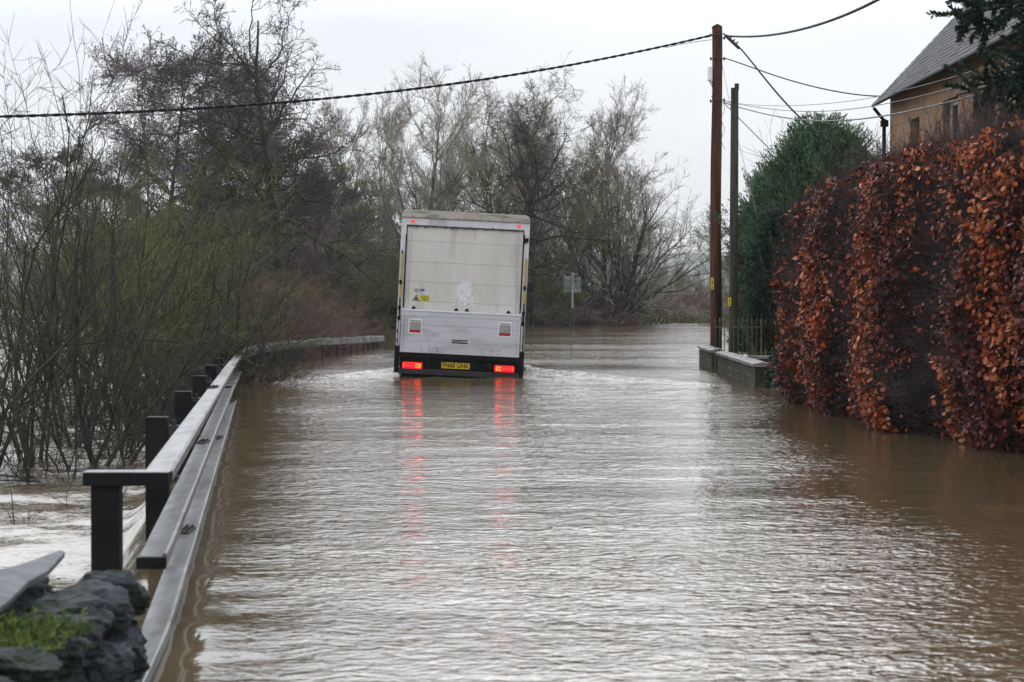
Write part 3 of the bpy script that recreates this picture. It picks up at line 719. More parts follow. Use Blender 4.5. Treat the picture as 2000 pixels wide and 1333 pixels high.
# underrun
tb('chassis', M['black'], [((-1.12, -.02, .02), (1.12, .50, .43)), ((-.45, .5, .05), (.45, LEN + .6, .45))])
tb('lift_frame', M['black'], [((-1.13, -.07, .345), (1.13, -.021, .438)), ((-.62, -.06, .14), (-.55, -.021, .34)), ((.35, -.06, .12), (.42, -.021, .34)), ((.5, -.06, .16), (.62, -.021, .30))])
tb('bumper_bar', M['bumper'], [((-1.124, -.13, .04), (1.124, -.075, .145))], bev=.01)
tb('mud_flap', M['rubber'], [((-1.04, -.05, -.35), (-.45, -.022, .035))]); tb('mud_flap', M['rubber'], [((.40, -.05, -.35), (1.04, -.022, .035))])
for s in (-1, 1):
    xc = -.868 if s < 0 else .855
    z0_ = .138 if s < 0 else .158
    lh = tb('tail_light', M['red_lens'], [((xc - .185, -.135, z0_), (xc + .185, -.06, z0_ + .128))], bev=.018)
    y = -.1362
    i = -s   # inner side direction
    xi = xc + i * .145
    tb('lamp_bar', M['lamp_hot'], [((xi - .012, y - .006, z0_ + .03), (xi + .012, y, z0_ + .098)), ((xi - i*.012 - i*.075, y - .006, z0_ + .03), (xi - i*.0125, y, z0_ + .05)), ((xi - i*.012 - i*.075, y - .006, z0_ + .078), (xi - i*.0125, y, z0_ + .098))], lh, bev=.002)
    xo = xc - i * .165
    tb('lamp_bar', M['lamp_red'], [((xo - .011, y - .006, z0_ + .028), (xo + .011, y, z0_ + .10))], lh, bev=.002)
    g = Geo()
    for k in range(7): g.box((xc - i*.13 + i*k*.027 - .008, y - .003, z0_ + .055), (xc - i*.13 + i*k*.027 + .008, y, z0_ + .072), .001)
    g.build('reflector', M['decal_grey'], lh)
for s in (-1, 1):
    g = Geo(); an = np.linspace(0, 2*np.pi, 17)[:-1]
    g.prism([(s*.995 + .038*math.cos(a), 2.905 + .024*math.sin(a)) for a in an], 'y', -.018, -.001); ml = g.build('marker_light', M['red_lens'], truck)
    g = Geo(); g.cyl((s*.995, -.024, 2.905), (s*.995, -.0185, 2.905), .012, n=10); g.build('bulb', M['lamp_red'], ml)
pl = tb('number_plate', M['plate'], [((-.325, -.088, .178), (.205, -.078, .292))], bev=.002)
text_mesh('FN68 GNK', .125, M['ink'], 'lettering', pl, (-.06, -.0895, .236), bold=.0024, sx=.84)
# wheels
def wheel(x, y):
    g = Geo(); g.cyl((x - .13, y, .02), (x + .13, y, .02), .42, n=28); w = g.build('wheel', M['rubber'], truck, bevel=.02)
    g = Geo(); sx = 1 if x > 0 else -1
    g.cyl((x + sx*.131, y, .02), (x + sx*.150, y, .02), .22, .18, n=20); g.build('rim', M['bumper'], w)
for x in (-1.0, 1.0, -.70, .70): wheel(x, 1.35)
for x in (-.98, .98): wheel(x, 6.75)
cabm = tb('cab', M['body'], [((-1.08, LEN + .25, .35), (1.08, LEN + 1.9, 2.25))], bev=.12)
tb('windscreen', M['glass'], [((-.95, LEN + 1.895, 1.25), (.95, LEN + 1.915, 2.0))], cabm)
for s in (-1, 1):
    tb('window', M['glass'], [((s*1.075, LEN + .9, 1.25), (s*1.09, LEN + 1.65, 1.95))], cabm)
    mr = tb('mirror', M['black'], [((s*1.245, LEN + 1.45, 1.28), (s*1.42, LEN + 1.55, 1.66)), ((s*1.245, LEN + 1.45, 1.72), (s*1.40, LEN + 1.55, 1.95)), ((s*1.08, LEN + 1.48, 1.66), (s*1.28, LEN + 1.52, 1.71))], bev=.03)
    tb('mirror_glass', M['glass'], [((s*1.262, LEN + 1.446, 1.30), (s*1.405, LEN + 1.4495, 1.64))], mr, bev=.001)
    tb('mirror_cap', M['bumper'], [((s*1.25, LEN + 1.40, 1.74), (s*1.36, LEN + 1.4495, 1.93))], mr, bev=.015)

# ------------------------------------------------------------------ roadside sign seen from behind
M['galv'] = mat('galvanised_post', (.20, .21, .20), (.30, .31, .29), 5, .6, metal=.2)
M['sign_back'] = mat('sign_back', (.13, .155, .13), (.19, .22, .18), 5, .6, metal=.2, c3=(.07, .10, .05), scale3=4)
Ds = 88; sg = thing('road_sign', 'grey back of a square road sign on a post at the water edge', 'sign', (XY(1118, Ds), Ds, 0))
Geo().cyl((0, 0, -1), (0, 0, .95), .075, n=12).build('post_sleeve', M['bark_dark'], sg)
Geo().cyl((0, 0, .95), (0, 0, 2.40), .05, n=12).build('post', M['galv'], sg)
sp = Geo().box((-.37, .055, 1.60), (.37, .075, 2.32), .01).build('sign_panel', M['sign_back'], sg)
for z in (1.69, 2.20): Geo().box((-.37, .020, z), (.37, .054, z + .035)).build('rail', M['galv'], sp)
Geo().box((-.38, .015, 2.26), (-.03, .05, 2.34)).build('stiffener', M['galv'], sp)
g = Geo(); g.box((-.06, -.10, 2.40), (.06, .10, 2.50), .02); g.box((.05, -.05, 2.40), (.25, .05, 2.45), .015); g.build('lamp', M['galv'], sg)

# ------------------------------------------------------------------ garden wall, railings
M['wallstone'] = mat('garden_wall_stone', (.035, .031, .022), (.075, .064, .044), 5, .9, .012, c3=(.055, .065, .022), scale3=2.2, bscale=14, lo3=.48, hi3=.6)
M['coping'] = mat('coping_stone', (.20, .19, .175), (.29, .28, .26), 5, .55, .006, c3=(.10, .10, .08), scale3=7)
M['mortar'] = mat('mortar', (.05, .045, .035), (.20, .18, .15), 3, .9, lo=.45, hi=.6)
def garden_wall(label, xa, Da, xb, Db, zt, ret):
    t = thing('garden_wall', label, 'wall', (xa, Da, 0)); dx, dy = xb - xa, Db - Da; L = math.hypot(dx, dy)
    t.rotation_euler = (0, 0, math.atan2(dy, dx)); wd = .24
    # local x runs away from the viewer; the road side is +y
    g = Geo(); g.box((0, -wd, -1.2), (L, 0, zt - .085)); st = g.build('masonry', M['wallstone'], t)
    g = Geo()
    for z in (.06, .20):
        g.box((0.01, .0005, z), (L - .01, .0035, z + .012))
    k = 0
    for z0, z1 in ((-.1, .06), (.072, .20), (.212, zt - .086)):
        x = .25 + .2 * (k % 2); k += 1
        while x < L - .1: g.box((x, .0005, z0), (x + .010, .0035, z1)); x += .45 + .07 * ((k*7+int(x*10)) % 3)
    g.build('mortar_joint', M['mortar'], st)
    g = Geo(); x = -.03; rg = np.random.default_rng(int(Da*10))
    while x < L:
        l = min(.62 + rg.uniform(-.08, .1), L + .03 - x)
        if L + .03 - x - l < .25: l = L + .03 - x
        dzr = rg.uniform(-.006, .006); w = wd/2
        g.prism([(-wd-.04, zt - .084 + dzr), (.04, zt - .084 + dzr), (.04, zt - .03 + dzr), (-w, zt + dzr), (-wd-.04, zt - .03 + dzr)], 'x', x, x + l - .008); x += l
    g.build('coping', M['coping'], t, bevel=.006)
    return t
garden_wall('nearer low stone garden wall with pale coping, ending at the ivy', 4.03, 33.1, 4.09, 39.7, .46, 1)
garden_wall('farther short stone garden wall in front of the wooden poles', 4.13, 41.3, 4.2, 44.8, .45, 1)
# return wall slab beyond the ivy
rw = thing('stone_ledge', 'thin pale stone ledge below the iron railings', 'wall', (XY(1490, 37.6), 37.6, 0))
Geo().box((-.30, -.12, .36), (.75, .12, .42), .01).build('slab', M['coping'], rw); Geo().box((-.28, -.10, -1.2), (.73, .10, .359)).build('masonry', M['wallstone'], rw)

M['iron'] = mat('railing_iron', (.07, .062, .05), (.16, .13, .09), 12, .7)
M['iron_rust'] = mat('railing_rusty_gold', (.34, .22, .07), (.42, .29, .10), 12, .7)
rl = thing('iron_railing', 'old iron railing with spear finials behind the garden wall', 'fence', (0, 40.6, 0))
xa, xb = XY(1397, 40.6), XY(1535, 40.6)
k = 0; x = xa
while x < xb:
    g = Geo(); m = M['iron_rust'] if 1486 < 1000 + x/40.6*FPX < 1520 and k % 1 == 0 else M['iron']
    g.cyl((x, 0, -.4), (x, 0, .98), .0095, n=6)
    g.cyl((x, 0, .98), (x, 0, 1.00), .020, n=8); g.cyl((x, 0, 1.00), (x, 0, 1.04), .012, .024, n=8); g.cyl((x, 0, 1.04), (x, 0, 1.10), .024, .002, n=8)
    bl = g.build('bar', m, rl)
    x += .0935; k += 1
Geo().box((xa - .02, -.011, .90), (xb, .011, .925)).build('top_rail', M['iron'], rl)
Geo().box((xa - .02, -.011, .36), (xb, .011, .385)).build('bottom_rail', M['iron'], rl)
for k, (px, zt) in enumerate(((1474, .60), (1484, .66))):
    g = Geo(); g.prism([(-.06, -.6), (.06, -.6), (.06, zt - .03), (0, zt), (-.06, zt - .03)], 'y', -.05, .05)
    o = g.build('wooden_stake', mat('stake_%d' % k, (.10, .085, .07) if k == 0 else (.05, .04, .035), (.15, .13, .10), 8, .9), None, (XY(px, 42.5), 42.5, 0))
    tag(o, 'paler short wooden stake behind the railing' if k == 0 else 'darker short wooden stake behind the railing', 'stake')

# ------------------------------------------------------------------ poles
def pole_mat(name, c1, c2, c3):
    return mat(name, c1, c2, 6.5, .8, .012, stretch=(3, 3, .22), c3=c3, scale3=1.6, bscale=14)
M['pole_brown'] = pole_mat('creosoted_wood', (.050, .017, .009), (.110, .042, .020), (.025, .012, .008))
M['pole_old'] = pole_mat('weathered_wood', (.022, .020, .016), (.075, .070, .052), (.030, .042, .014))
M['cable'] = mat('black_cable', (.006, .006, .008), None, rough=.7, spec=.1)
M['cable_grey'] = mat('grey_cable', (.13, .13, .135), (.09, .09, .09), 3, .5)
M['tag_yellow'] = mat('yellow_tag', (.80, .62, .02), None, rough=.45)
PD, PX = 46.0, XY(1399, 46)
p1 = thing('telegraph_pole', 'tall reddish brown wooden pole carrying all the overhead cables', 'pole', (PX, PD, 0))
def lathe(prof, n=20):
    g = Geo(); V = []; F = []
    for (r, z, ox, oy) in prof:
        for i in range(n): V.append((ox + r*math.cos(2*math.pi*i/n), oy + r*math.sin(2*math.pi*i/n), z))
    for k in range(len(prof) - 1):
        for i in range(n): F.append((k*n+i, k*n+(i+1)%n, (k+1)*n+(i+1)%n, (k+1)*n+i))
    F.append(tuple(range(n))[::-1]); F.append(tuple((len(prof)-1)*n + i for i in range(n))); g.add(V, F); return g
zt = HT(58, PD)
prof = [(.142 - .028*t + .003*math.sin(t*21), -1 + t*(zt + 1), -.02 + .02*t + .012*math.sin(t*9), 0) for t in np.linspace(0, 1, 24)]
lathe(prof).build('pole_shaft', M['pole_brown'], p1, smooth=False)
g = Geo(); g.prism([(-.115, zt + .002), (.115, zt + .002), (.115, zt + .04), (.0, zt + .10), (-.115, zt + .04)], 'y', -.08, .08); g.build('pole_cap', M['pole_brown'], p1)
def yellow_tag_on(p, x, z0, z1, y):
    t = Geo().box((x - .035, y - .004, z0), (x + .035, y, z1), .002).build('yellow_tag', M['tag_yellow'], p)
    g = Geo(); zc = z0 + (z1 - z0) * .56
    g.prism([(x - .004, zc + .05), (x + .014, zc + .05), (x + .002, zc + .012), (x + .02, zc + .012), (x - .008, zc - .05), (x, zc - .008), (x - .018, zc - .008)], 'y', y - .006, y - .0045)
    g.box((x - .02, y - .006, z0 + .03), (x + .02, y - .0045, z0 + .045))
    g.build('lightning_mark', M['ink'], t)
yellow_tag_on(p1, -.105, 1.6 + (573-566)*46/3900, 1.6 + (573-543)*46/3900, -.125)
g = Geo(); z1 = HT(132, PD); z2 = HT(160, PD); g.box((-.215, -.09, z2), (-.12, .07, z1), .025); jb = g.build('junction_box', M['white'], p1)
for k in range(3):
    ds = np.linspace(0, 1, 8); pts = np.array([[-.17 + .03*k + .09*math.sin(t*3.1)*.6 + .05*t, -.02*k, z2 - .38*t] for t in ds])[None]
    v, f = tubes(pts, np.full((1, 8), .010), 6); link('lead', mesh_np('lead', v, [f], M['cable'], True), jb)
for z, dx in ((HT(78, PD), .14), (HT(72, PD), -.14), (HT(118, PD), .14), (HT(118, PD), -.14), (HT(198, PD), .14), (HT(200, PD), -.14)):
    g = Geo(); g.cyl((0, -.12, z), (dx*1.25, -.12, z), .012, n=8); g.cyl((dx*1.1, -.14, z - .03), (dx*1.1, -.10, z + .03), .02, n=8); g.build('cable_bracket', M['bolt'], p1)
pts = []
for t in np.linspace(0, 1, 20): pts.append([.13 + .035*math.sin(t*14), -.12, HT(205, PD) - t*1.05])
v, f = tubes(np.array(pts)[None], np.full((1, 20), .006), 5); link('loose_wire', mesh_np('loose_wire', v, [f], M['cable_grey'], True), p1)
D2 = 43.0; X2 = XY(1432, D2)
p2 = thing('telegraph_pole', 'shorter dark weathered pole with a notched flat top', 'pole', (X2, D2, 0))
zt2 = HT(176, D2); prof = [(.108 - .026*t, -1 + t*(zt2 + 1), 0 + .02*t, 0) for t in np.linspace(0, 1, 18)]
lathe(prof).build('pole_shaft', M['pole_old'], p2)
g = Geo(); g.box((-.055, -.06, zt2 - .02), (.02, .06, zt2 + .03)); g.box((.0201, -.055, zt2 - .02), (.105, .055, HT(165, D2))); g.build('pole_top', M['pole_old'], p2)
yellow_tag_on(p2, -.09, HT(598, D2), HT(582, D2), -.09)

# cables : each one a thing
def cable(pts, r, m, label, sag=0.0, twist=False, n=60, sides=6):
    """pts: world points; smooth through them"""
    P = np.array(pts, float); t = np.linspace(0, 1, n)
    d = np.concatenate([[0], np.cumsum(np.linalg.norm(np.diff(P, axis=0), axis=1))]); d /= d[-1]
    if len(P) == 2:
        Q = P[0] + (P[1] - P[0]) * t[:, None]; Q[:, 2] -= sag * 4 * t * (1 - t)
    else:
        deg = min(len(P) - 1, 4); Q = np.stack([np.polyval(np.polyfit(d, P[:, k], deg), t) for k in range(3)], 1)
    if twist:
        parts = []; nn = 700; tt = np.linspace(0, 1, nn); QQ = np.stack([np.interp(tt, t, Q[:, k]) for k in range(3)], 1)
        T = nrm(np.gradient(QQ, axis=0)); U = nrm(np.cross(T, [0, 0, 1.])); Wv = np.cross(T, U)
        Ltot = np.linalg.norm(np.diff(QQ, axis=0), axis=1).sum()
        for ph in (0, np.pi):
            a = tt * Ltot / .55 * 2*np.pi + ph
            parts.append(tubes((QQ + r*.5*(np.cos(a)[:, None]*U + np.sin(a)[:, None]*Wv))[None], np.full((1, nn), r*.62), 5))
        v, f = merge(parts)
    else: v, f = tubes(Q[None], np.full((1, n), r), sides)
    o = link('overhead_cable', mesh_np('overhead_cable', v, [f], m, True)); tag(o, label, 'cable', 'overhead cables'); return o
A = W(1388, 74, 46)
cable([W(1388, 70, 46), W(1300, 94, 45), W(1100, 132, 43), W(900, 160, 41), W(730, 184, 39), W(600, 200, 38), W(450, 211, 36.5), W(300, 218, 35), W(150, 224, 33.5), W(0, 228, 32), W(-300, 236, 29)], .026, M['cable'], 'thick black cable sweeping left from the pole over the trees', n=90, twist=True)
cable([W(1388, 80, 46), W(1340, 86.5, 45.5), W(1300, 95, 45)], .008, M['cable_grey'], 'thin grey tail wire beside the thick cable left of the pole top')
cable([W(1418, 72, 46), W(1480, 73, 42), W(1560, 60, 37), W(1640, 35, 32), W(1715, 0, 28), W(1820, -70, 23)], .024, M['cable'], 'thick twisted cable rising to the upper right from the pole', twist=True)
cable([W(1411, 68, 46), W(1440, 92, 44.5), W(1490, 152, 42), W(1545, 215, 40), W(1602, 262, 38)], .018, M['cable'], 'black cable running steeply down from the pole top to the cypress')
cable([W(1412, 115, 46), W(1440, 124, 45), W(1530, 155, 42), W(1620, 178, 39.5), W(1722, 189, 36.4)], .013, M['cable'], 'black cable from upper pole bracket to the corner of the house roof')
cable([W(1412, 197, 46), W(1540, 208, 42), W(1650, 200, 39), W(1720, 188, 36.3)], .006, M['cable_grey'], 'thinnest grey wire to the house corner')
cable([W(1412, 199, 46), W(1500, 216, 42), W(1600, 217, 38), W(1760, 198, 31), W(2000, 132, 24), W(2150, 85, 20)], .007, M['cable_grey'], 'middle pale wire crossing in front of the orange house wall')
cable([W(1412, 201, 46), W(1500, 228, 42), W(1600, 235, 38), W(1760, 222, 31), W(2000, 160, 24), W(2150, 115, 20)], .012, M['cable_grey'], 'lowest and thickest pale wire in front of the house wall')
cable([W(1720, 185, 31), W(1860, 152, 27), W(2000, 108, 24), W(2150, 60, 21)], .006, M['cable_grey'], 'highest pale wire crossing just below the eaves')
cable([W(1412, 202, 46), W(1450, 240, 44), W(1540, 330, 40)], .010, M['cable'], 'black drop wire from the lower bracket down to the hedge')
cable([W(1410, 130, 46), W(1430, 230, 45), W(1455, 330, 43), W(1480, 430, 41)], .005, M['cable_grey'], 'fine stay wire slanting down past the shorter pole')
cable([W(1385, 460, 47), W(1330, 468, 75), W(1220, 485, 130)], .012, M['cable_grey'], 'faint distant wire behind the pole above the far trees')
# small black splice on the steep cable
cc = W(1428, 82, 45.2); g = Geo(); g.cyl(W(1416, 72, 45.8), W(1441, 96, 44.6), .035, .03, n=8)
for k in range(3): g.cyl(W(1424 + k*6, 78 + k*5, 45.3), W(1428 + k*6, 74 + k*5, 45.3), .018, n=6)
tag(g.build('cable_clamp', M['cable'], None), 'black splice clamp on the cable beside the pole top', 'clamp')

# ------------------------------------------------------------------ house
def house_wall_mat():
    m, nt, b = new_mat('ochre_sandstone')
    tc = N(nt, 'ShaderNodeTexCoord')
    def noise(s, sc, det=5):
        mp = N(nt, 'ShaderNodeMapping'); mp.inputs['Scale'].default_value = s; nt.links.new(tc.outputs['Object'], mp.inputs[0])
        n = N(nt, 'ShaderNodeTexNoise'); n.inputs['Scale'].default_value = sc; n.inputs['Detail'].default_value = det; nt.links.new(mp.outputs[0], n.inputs['Vector']); return n.outputs['Fac']
    def rr(x, lo, hi):
        r = N(nt, 'ShaderNodeMapRange'); r.inputs[1].default_value = lo; r.inputs[2].default_value = hi; nt.links.new(x, r.inputs[0]); return r.outputs[0]
    def mix(a, c, f):
        x = N(nt, 'ShaderNodeMix', data_type='RGBA')
        for k, v in (('A', a), ('B', c)):
            if isinstance(v, tuple): x.inputs[k].default_value = (*v, 1)
            else: nt.links.new(v, x.inputs[k])
        nt.links.new(f, x.inputs['Factor']); return x.outputs['Result']
    c = mix((.36, .185, .080), (.25, .145, .078), rr(noise((1, 1, 1), 1.3), .40, .60))
    c = mix(c, (.16, .12, .09), rr(noise((1, 1, 1), 9, 6), .5, .75))
    c = mix(c, (.22, .18, .15), rr(noise((1, 1.3, .5), 1.3, 8), .50, .66))
    c = mix(c, (.07, .055, .04), rr(noise((1, 1.2, .8), 5, 8), .56, .72))
    mp = N(nt, 'ShaderNodeMapping'); mp.inputs['Rotation'].default_value = (R(90), 0, R(90)); nt.links.new(tc.outputs['Object'], mp.inputs[0])
    br = N(nt, 'ShaderNodeTexBrick'); br.inputs['Scale'].default_value = 1.0; br.inputs['Mortar Size'].default_value = .012; br.inputs['Brick Width'].default_value = .62; br.inputs['Row Height'].default_value = .24
    br.inputs['Mortar Smooth'].default_value = .6
    sx = N(nt, 'ShaderNodeSeparateXYZ'); cx_ = N(nt, 'ShaderNodeCombineXYZ'); nt.links.new(tc.outputs['Object'], sx.inputs[0]); nt.links.new(sx.outputs[1], cx_.inputs[0]); nt.links.new(sx.outputs[2], cx_.inputs[1])
    nt.links.new(cx_.outputs[0], br.inputs['Vector'])
    mf = N(nt, 'ShaderNodeMath', operation='MULTIPLY'); nt.links.new(br.outputs['Fac'], mf.inputs[0]); mf.inputs[1].default_value = .55
    c = mix(c, (.10, .075, .05), mf.outputs[0])
    nt.links.new(c, b.inputs['Base Color']); b.inputs['Roughness'].default_value = .9
    bp = N(nt, 'ShaderNodeBump'); bp.inputs['Distance'].default_value = .02; nt.links.new(noise((1, 1, 1), 12), bp.inputs['Height']); nt.links.new(bp.outputs[0], b.inputs['Normal'])
    return m
M['house_wall'] = house_wall_mat()
M['slate'] = mat('roof_slate', (.060, .056, .064), (.125, .117, .130), 5.0, .6, .004, c3=(.20, .19, .19), scale3=1.3, stretch=(1, 1.5, 1), bscale=25, lo3=.52, hi3=.72)
M['slate2'] = mat('roof_slate_lichen', (.03, .03, .032), (.06, .06, .058), 3.5, .6, .004, c3=(.06, .07, .04), scale3=2.5)
M['frame'] = mat('window_frame', (.50, .49, .46), (.40, .39, .36), 6, .6)
hs = thing('stone_house', 'ochre stone house with a steep slate roof behind the hedge', 'house', (6.8, 36.0, 0))
HL = 22.0; WZ = 5.05; depth = 6.2
# local: x away from road, y runs toward viewer as negative. openings in the road-side wall (x=0)
ops = [(-2.6, -1.85, 3.0, 4.55, 'niche'), (-5.5, -4.4, 3.2, 4.62, 'window'), (-8.5, -7.4, 2.9, 4.62, 'window'), (-13, -11.8, 2.9, 4.6, 'window')]
g = Geo(); th = .35
ys = sorted([0, -HL] + [o[0] for o in ops] + [o[1] for o in ops], reverse=True)
for a, c in zip(ys[:-1], ys[1:]):
    o = [q for q in ops if abs(q[0] - c) < 1e-6 and abs(q[1] - a) < 1e-6]
    if o: g.box((0, c, -.3), (th, a, o[0][2])); g.box((0, c, o[0][3]), (th, a, WZ + .20))
    else: g.box((0, c, -.3), (th, a, WZ + .20))
ridge = WZ + math.tan(R(47)) * depth / 2
for yy in (0, -HL + .3):
    g.prism([(th + .001, -.3), (depth, -.3), (depth, WZ), (depth/2, ridge - .25), (th + .001, WZ + .25)], 'y', yy - .30, yy)
g.box((depth - .3, -HL + .31, -.3), (depth, -.31, WZ))
hw = g.build('wall', M['house_wall'], hs)
for (y0, y1, z0, z1, k) in ops:
    if k == 'niche':
        Geo().box((.16, y0, z0), (.20, y1, z1)).build('blocked_opening', M['house_wall'], hs)
    else:
        fr = Geo(); fr.box((.12, y0, z0), (.18, y0 + .09, z1)); fr.box((.12, y1 - .09, z0), (.18, y1, z1)); fr.box((.12, y0 + .0901, z1 - .08), (.18, y1 - .0901, z1)); fr.box((.12, y0 + .0901, z0), (.18, y1 - .0901, z0 + .08)); fr.box((.125, (y0+y1)/2 - .03, z0 + .0801), (.175, (y0+y1)/2 + .03, z1 - .0801))
        w = fr.build('window', M['frame'], hs); Geo().box((.145, y0 + .09, z0 + .08), (.155, y1 - .09, z1 - .08)).build('pane', M['glass'], w)
        Geo().box((-.06, y0 - .05, z0 - .12), (.119, y1 + .05, z0 - .001)).build('sill', M['coping'], w)
# roof courses, individual stepped slates
SL = mat_attr('roof_slates', [(0, (.026, .024, .030)), (.5, (.046, .042, .048)), (.85, (.065, .060, .062)), (1, (.11, .105, .10))], .7, spec=.15)
def roof_side(sign):
    rg = np.random.default_rng(7 if sign > 0 else 8); P = []; 
    ca, sa = math.cos(R(47)), math.sin(R(47)); run = (depth/2 + .28) / ca; course = .145; k = 0; V = []; F = []; rnd = []
    s = 0
    while s < run:
        y = .16 + rg.normal(0, .012); wdt = .22
        first = True
        while y > -HL - .1:
            w = wdt * rg.uniform(.85, 1.15) if not first else wdt * (.5 if k % 2 else 1); first = False
            y2 = y - w; lift = .002 + rg.uniform(0, .005); lift2 = .001; jag = rg.normal(0, .006)
            s0, s1 = s - .02 + jag, s + course
            def pt(ss, yy, l):
                x = -.28 + ss * ca; z = WZ - .04 + (ss * sa) - .42 * math.tan(R(47)) * 0 ; nx, nz = -sa, ca
                x += nx * l; z += nz * l
                return ((x if sign > 0 else depth - x), yy, z)
            b = len(V); V += [pt(s0, y - .003, lift + .009), pt(s0, y2, lift + .009), pt(s1, y2, lift2 + .006), pt(s1, y - .003, lift2 + .006), pt(s0, y - .003, lift + .001), pt(s0, y2, lift + .001)]; rnd += [rg.random()] * 6
            F += [(b, b+3, b+2, b+1), (b, b+1, b+5, b+4)] ; y = y2
        s += course; k += 1
    me = bpy.data.meshes.new('slates'); me.from_pydata(V, [], F); me.materials.append(SL)
    at = me.attributes.new('rnd', 'FLOAT', 'POINT'); at.data.foreach_set('value', rnd); return me
tz = WZ - .04
rfp = Geo().prism([(-.26, tz - .035), (-.26, tz), (depth/2, tz + (depth/2 + .28) * math.tan(R(47)) - .03), (depth + .26, tz), (depth + .26, tz - .035), (depth/2, tz + (depth/2 + .28) * math.tan(R(47)) - .10)], 'y', -HL - .1, .12).build('roof', M['slate2'], hs)
for sgn in (1, -1): link('slates', roof_side(sgn), rfp)
Geo().cyl((-.30, .1, tz - .04), (-.30, -HL, tz - .04), .024, n=10).build('gutter', M['black'], hs)
g = Geo(); g.cyl((-.30, -.02, tz - .08), (-.12, -.02, tz - .30), .030, n=10); g.cyl((-.11, -.02, tz - .28), (-.11, -.02, -.2), .035, n=10)
g.box((-.17, -.08, tz - .42), (-.04, .04, tz - .30), .01); g.build('downpipe', M['black'], hs)

# ------------------------------------------------------------------ evergreen foliage
def conifer_pts(rg, n, H, w, shape='cone', pw=.7):
    t = rg.random(n) ** .8; z = t * H
    rad = w * (1 - t) ** pw if shape == 'cone' else w * np.sin(np.clip(t * .92 + .08, 0, 1) * np.pi) ** .55
    a = rg.uniform(0, 2*np.pi, n)
    lump = 1 + .22 * np.sin(a*3 + z*1.7) + .16 * np.sin(a*7 - z*4.1) + .10 * np.sin(a*13 + z*9)
    f = 1 - np.abs(rg.normal(0, .16, n)); r = rad * lump * f
    return np.stack([r*np.cos(a), r*np.sin(a), z], 1), np.stack([np.cos(a), np.sin(a), .35 + 0*a], 1)
def sprays(rg, C, Nn, size, k=3):
    """fern-like tufts: k narrow blades leaving each point"""
    n = len(C); out = []
    for i in range(k):
        d = nrm(Nn + rg.normal(size=(n, 3)) * .55 + np.array([0, 0, .25])); L = size * rg.uniform(.6, 1.4, n)[:, None]
        sd = nrm(np.cross(d, rg.normal(size=(n, 3)))) * L * .13
        mid = C + d * L * .5
        V = np.stack([C, mid + sd, C + d * L, mid - sd], 1); out.append(V)
    V = np.concatenate(out, 0); m = len(V); F = (np.arange(m) * 4)[:, None] + np.arange(4)[None]
    return V.reshape(-1, 3), F, np.repeat(rg.random(m), 4)
M['cypress'] = mat_attr('cypress_foliage', [(0, (.030, .074, .034)), (.6, (.078, .155, .068)), (1, (.15, .24, .11))], .7)
M['yew'] = mat_attr('dark_evergreen_foliage', [(0, (.010, .024, .015)), (.7, (.024, .052, .030)), (1, (.05, .082, .042))], .7)
M['ivy'] = mat_attr('ivy_leaf', [(0, (.008, .022, .010)), (.7, (.020, .045, .016)), (1, (.06, .085, .04))], .4)
def evergreen(name, label, loc, H, w, n, m, shape, seed, size=.13, pw=.7, extra=None, group=None):
    rg = np.random.default_rng(seed)
    t = thing(name, label, 'tree', loc, 0, group)
    lathe([(.10 if H > 3 else .05, -.5, 0, 0), (.07, H*.5, 0, 0), (.02, H*.93, 0, 0)], 10).build('trunk', M['bark_dark'], t)
    C, Nn = conifer_pts(rg, n, H, w, shape, pw)
    C[:, 2] = np.maximum(C[:, 2], .0)
    V, F, r = sprays(rg, C, Nn, size)
    # leaders poking out of the outline
    C2, N2 = conifer_pts(rg, n // 14, H, w * 1.02, shape, pw); C2 = np.repeat(C2, 10, 0); N2 = nrm(np.repeat(N2, 10, 0) + np.array([0, 0, .8]))
    C2 = C2 + N2 * np.tile(np.linspace(0, .38, 10), n // 14)[:, None]
    V2, F2, r2 = sprays(rg, C2, N2, size * .7, 2)
    link('crown', mesh_np('crown', np.concatenate([V, V2]), [F, F2 + len(V)], m, False, dict(rnd=np.concatenate([r, r2]))), t)
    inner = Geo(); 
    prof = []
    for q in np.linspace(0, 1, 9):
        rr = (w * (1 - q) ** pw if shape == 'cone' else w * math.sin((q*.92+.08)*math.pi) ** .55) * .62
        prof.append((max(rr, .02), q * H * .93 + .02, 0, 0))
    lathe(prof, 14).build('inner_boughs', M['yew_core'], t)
    return t
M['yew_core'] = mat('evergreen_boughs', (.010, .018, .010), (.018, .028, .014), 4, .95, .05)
evergreen('cypress_tree', 'broad green cypress behind the poles, rising over the hedge end', (XY(1602, 44), 44, 0), HT(250, 44), 1.50, 34000, M['cypress'], 'round', 41, size=.115)
evergreen('cypress_tree', 'narrower green cypress directly right of the shorter pole', (XY(1508, 46), 46, 0), HT(345, 46), .66, 16000, M['cypress'], 'round', 42, size=.11)
evergreen('cypress_tree', 'small dark conical evergreen standing behind the iron railing', (XY(1466, 50), 50, .1), HT(535, 50), .42, 3500, M['yew'], 'cone', 43, size=.10)
evergreen('cypress_tree', 'dark evergreen between railing and hedge end', (XY(1530, 41), 41, 0), HT(420, 41), .62, 6000, M['yew'], 'round', 44, size=.13)

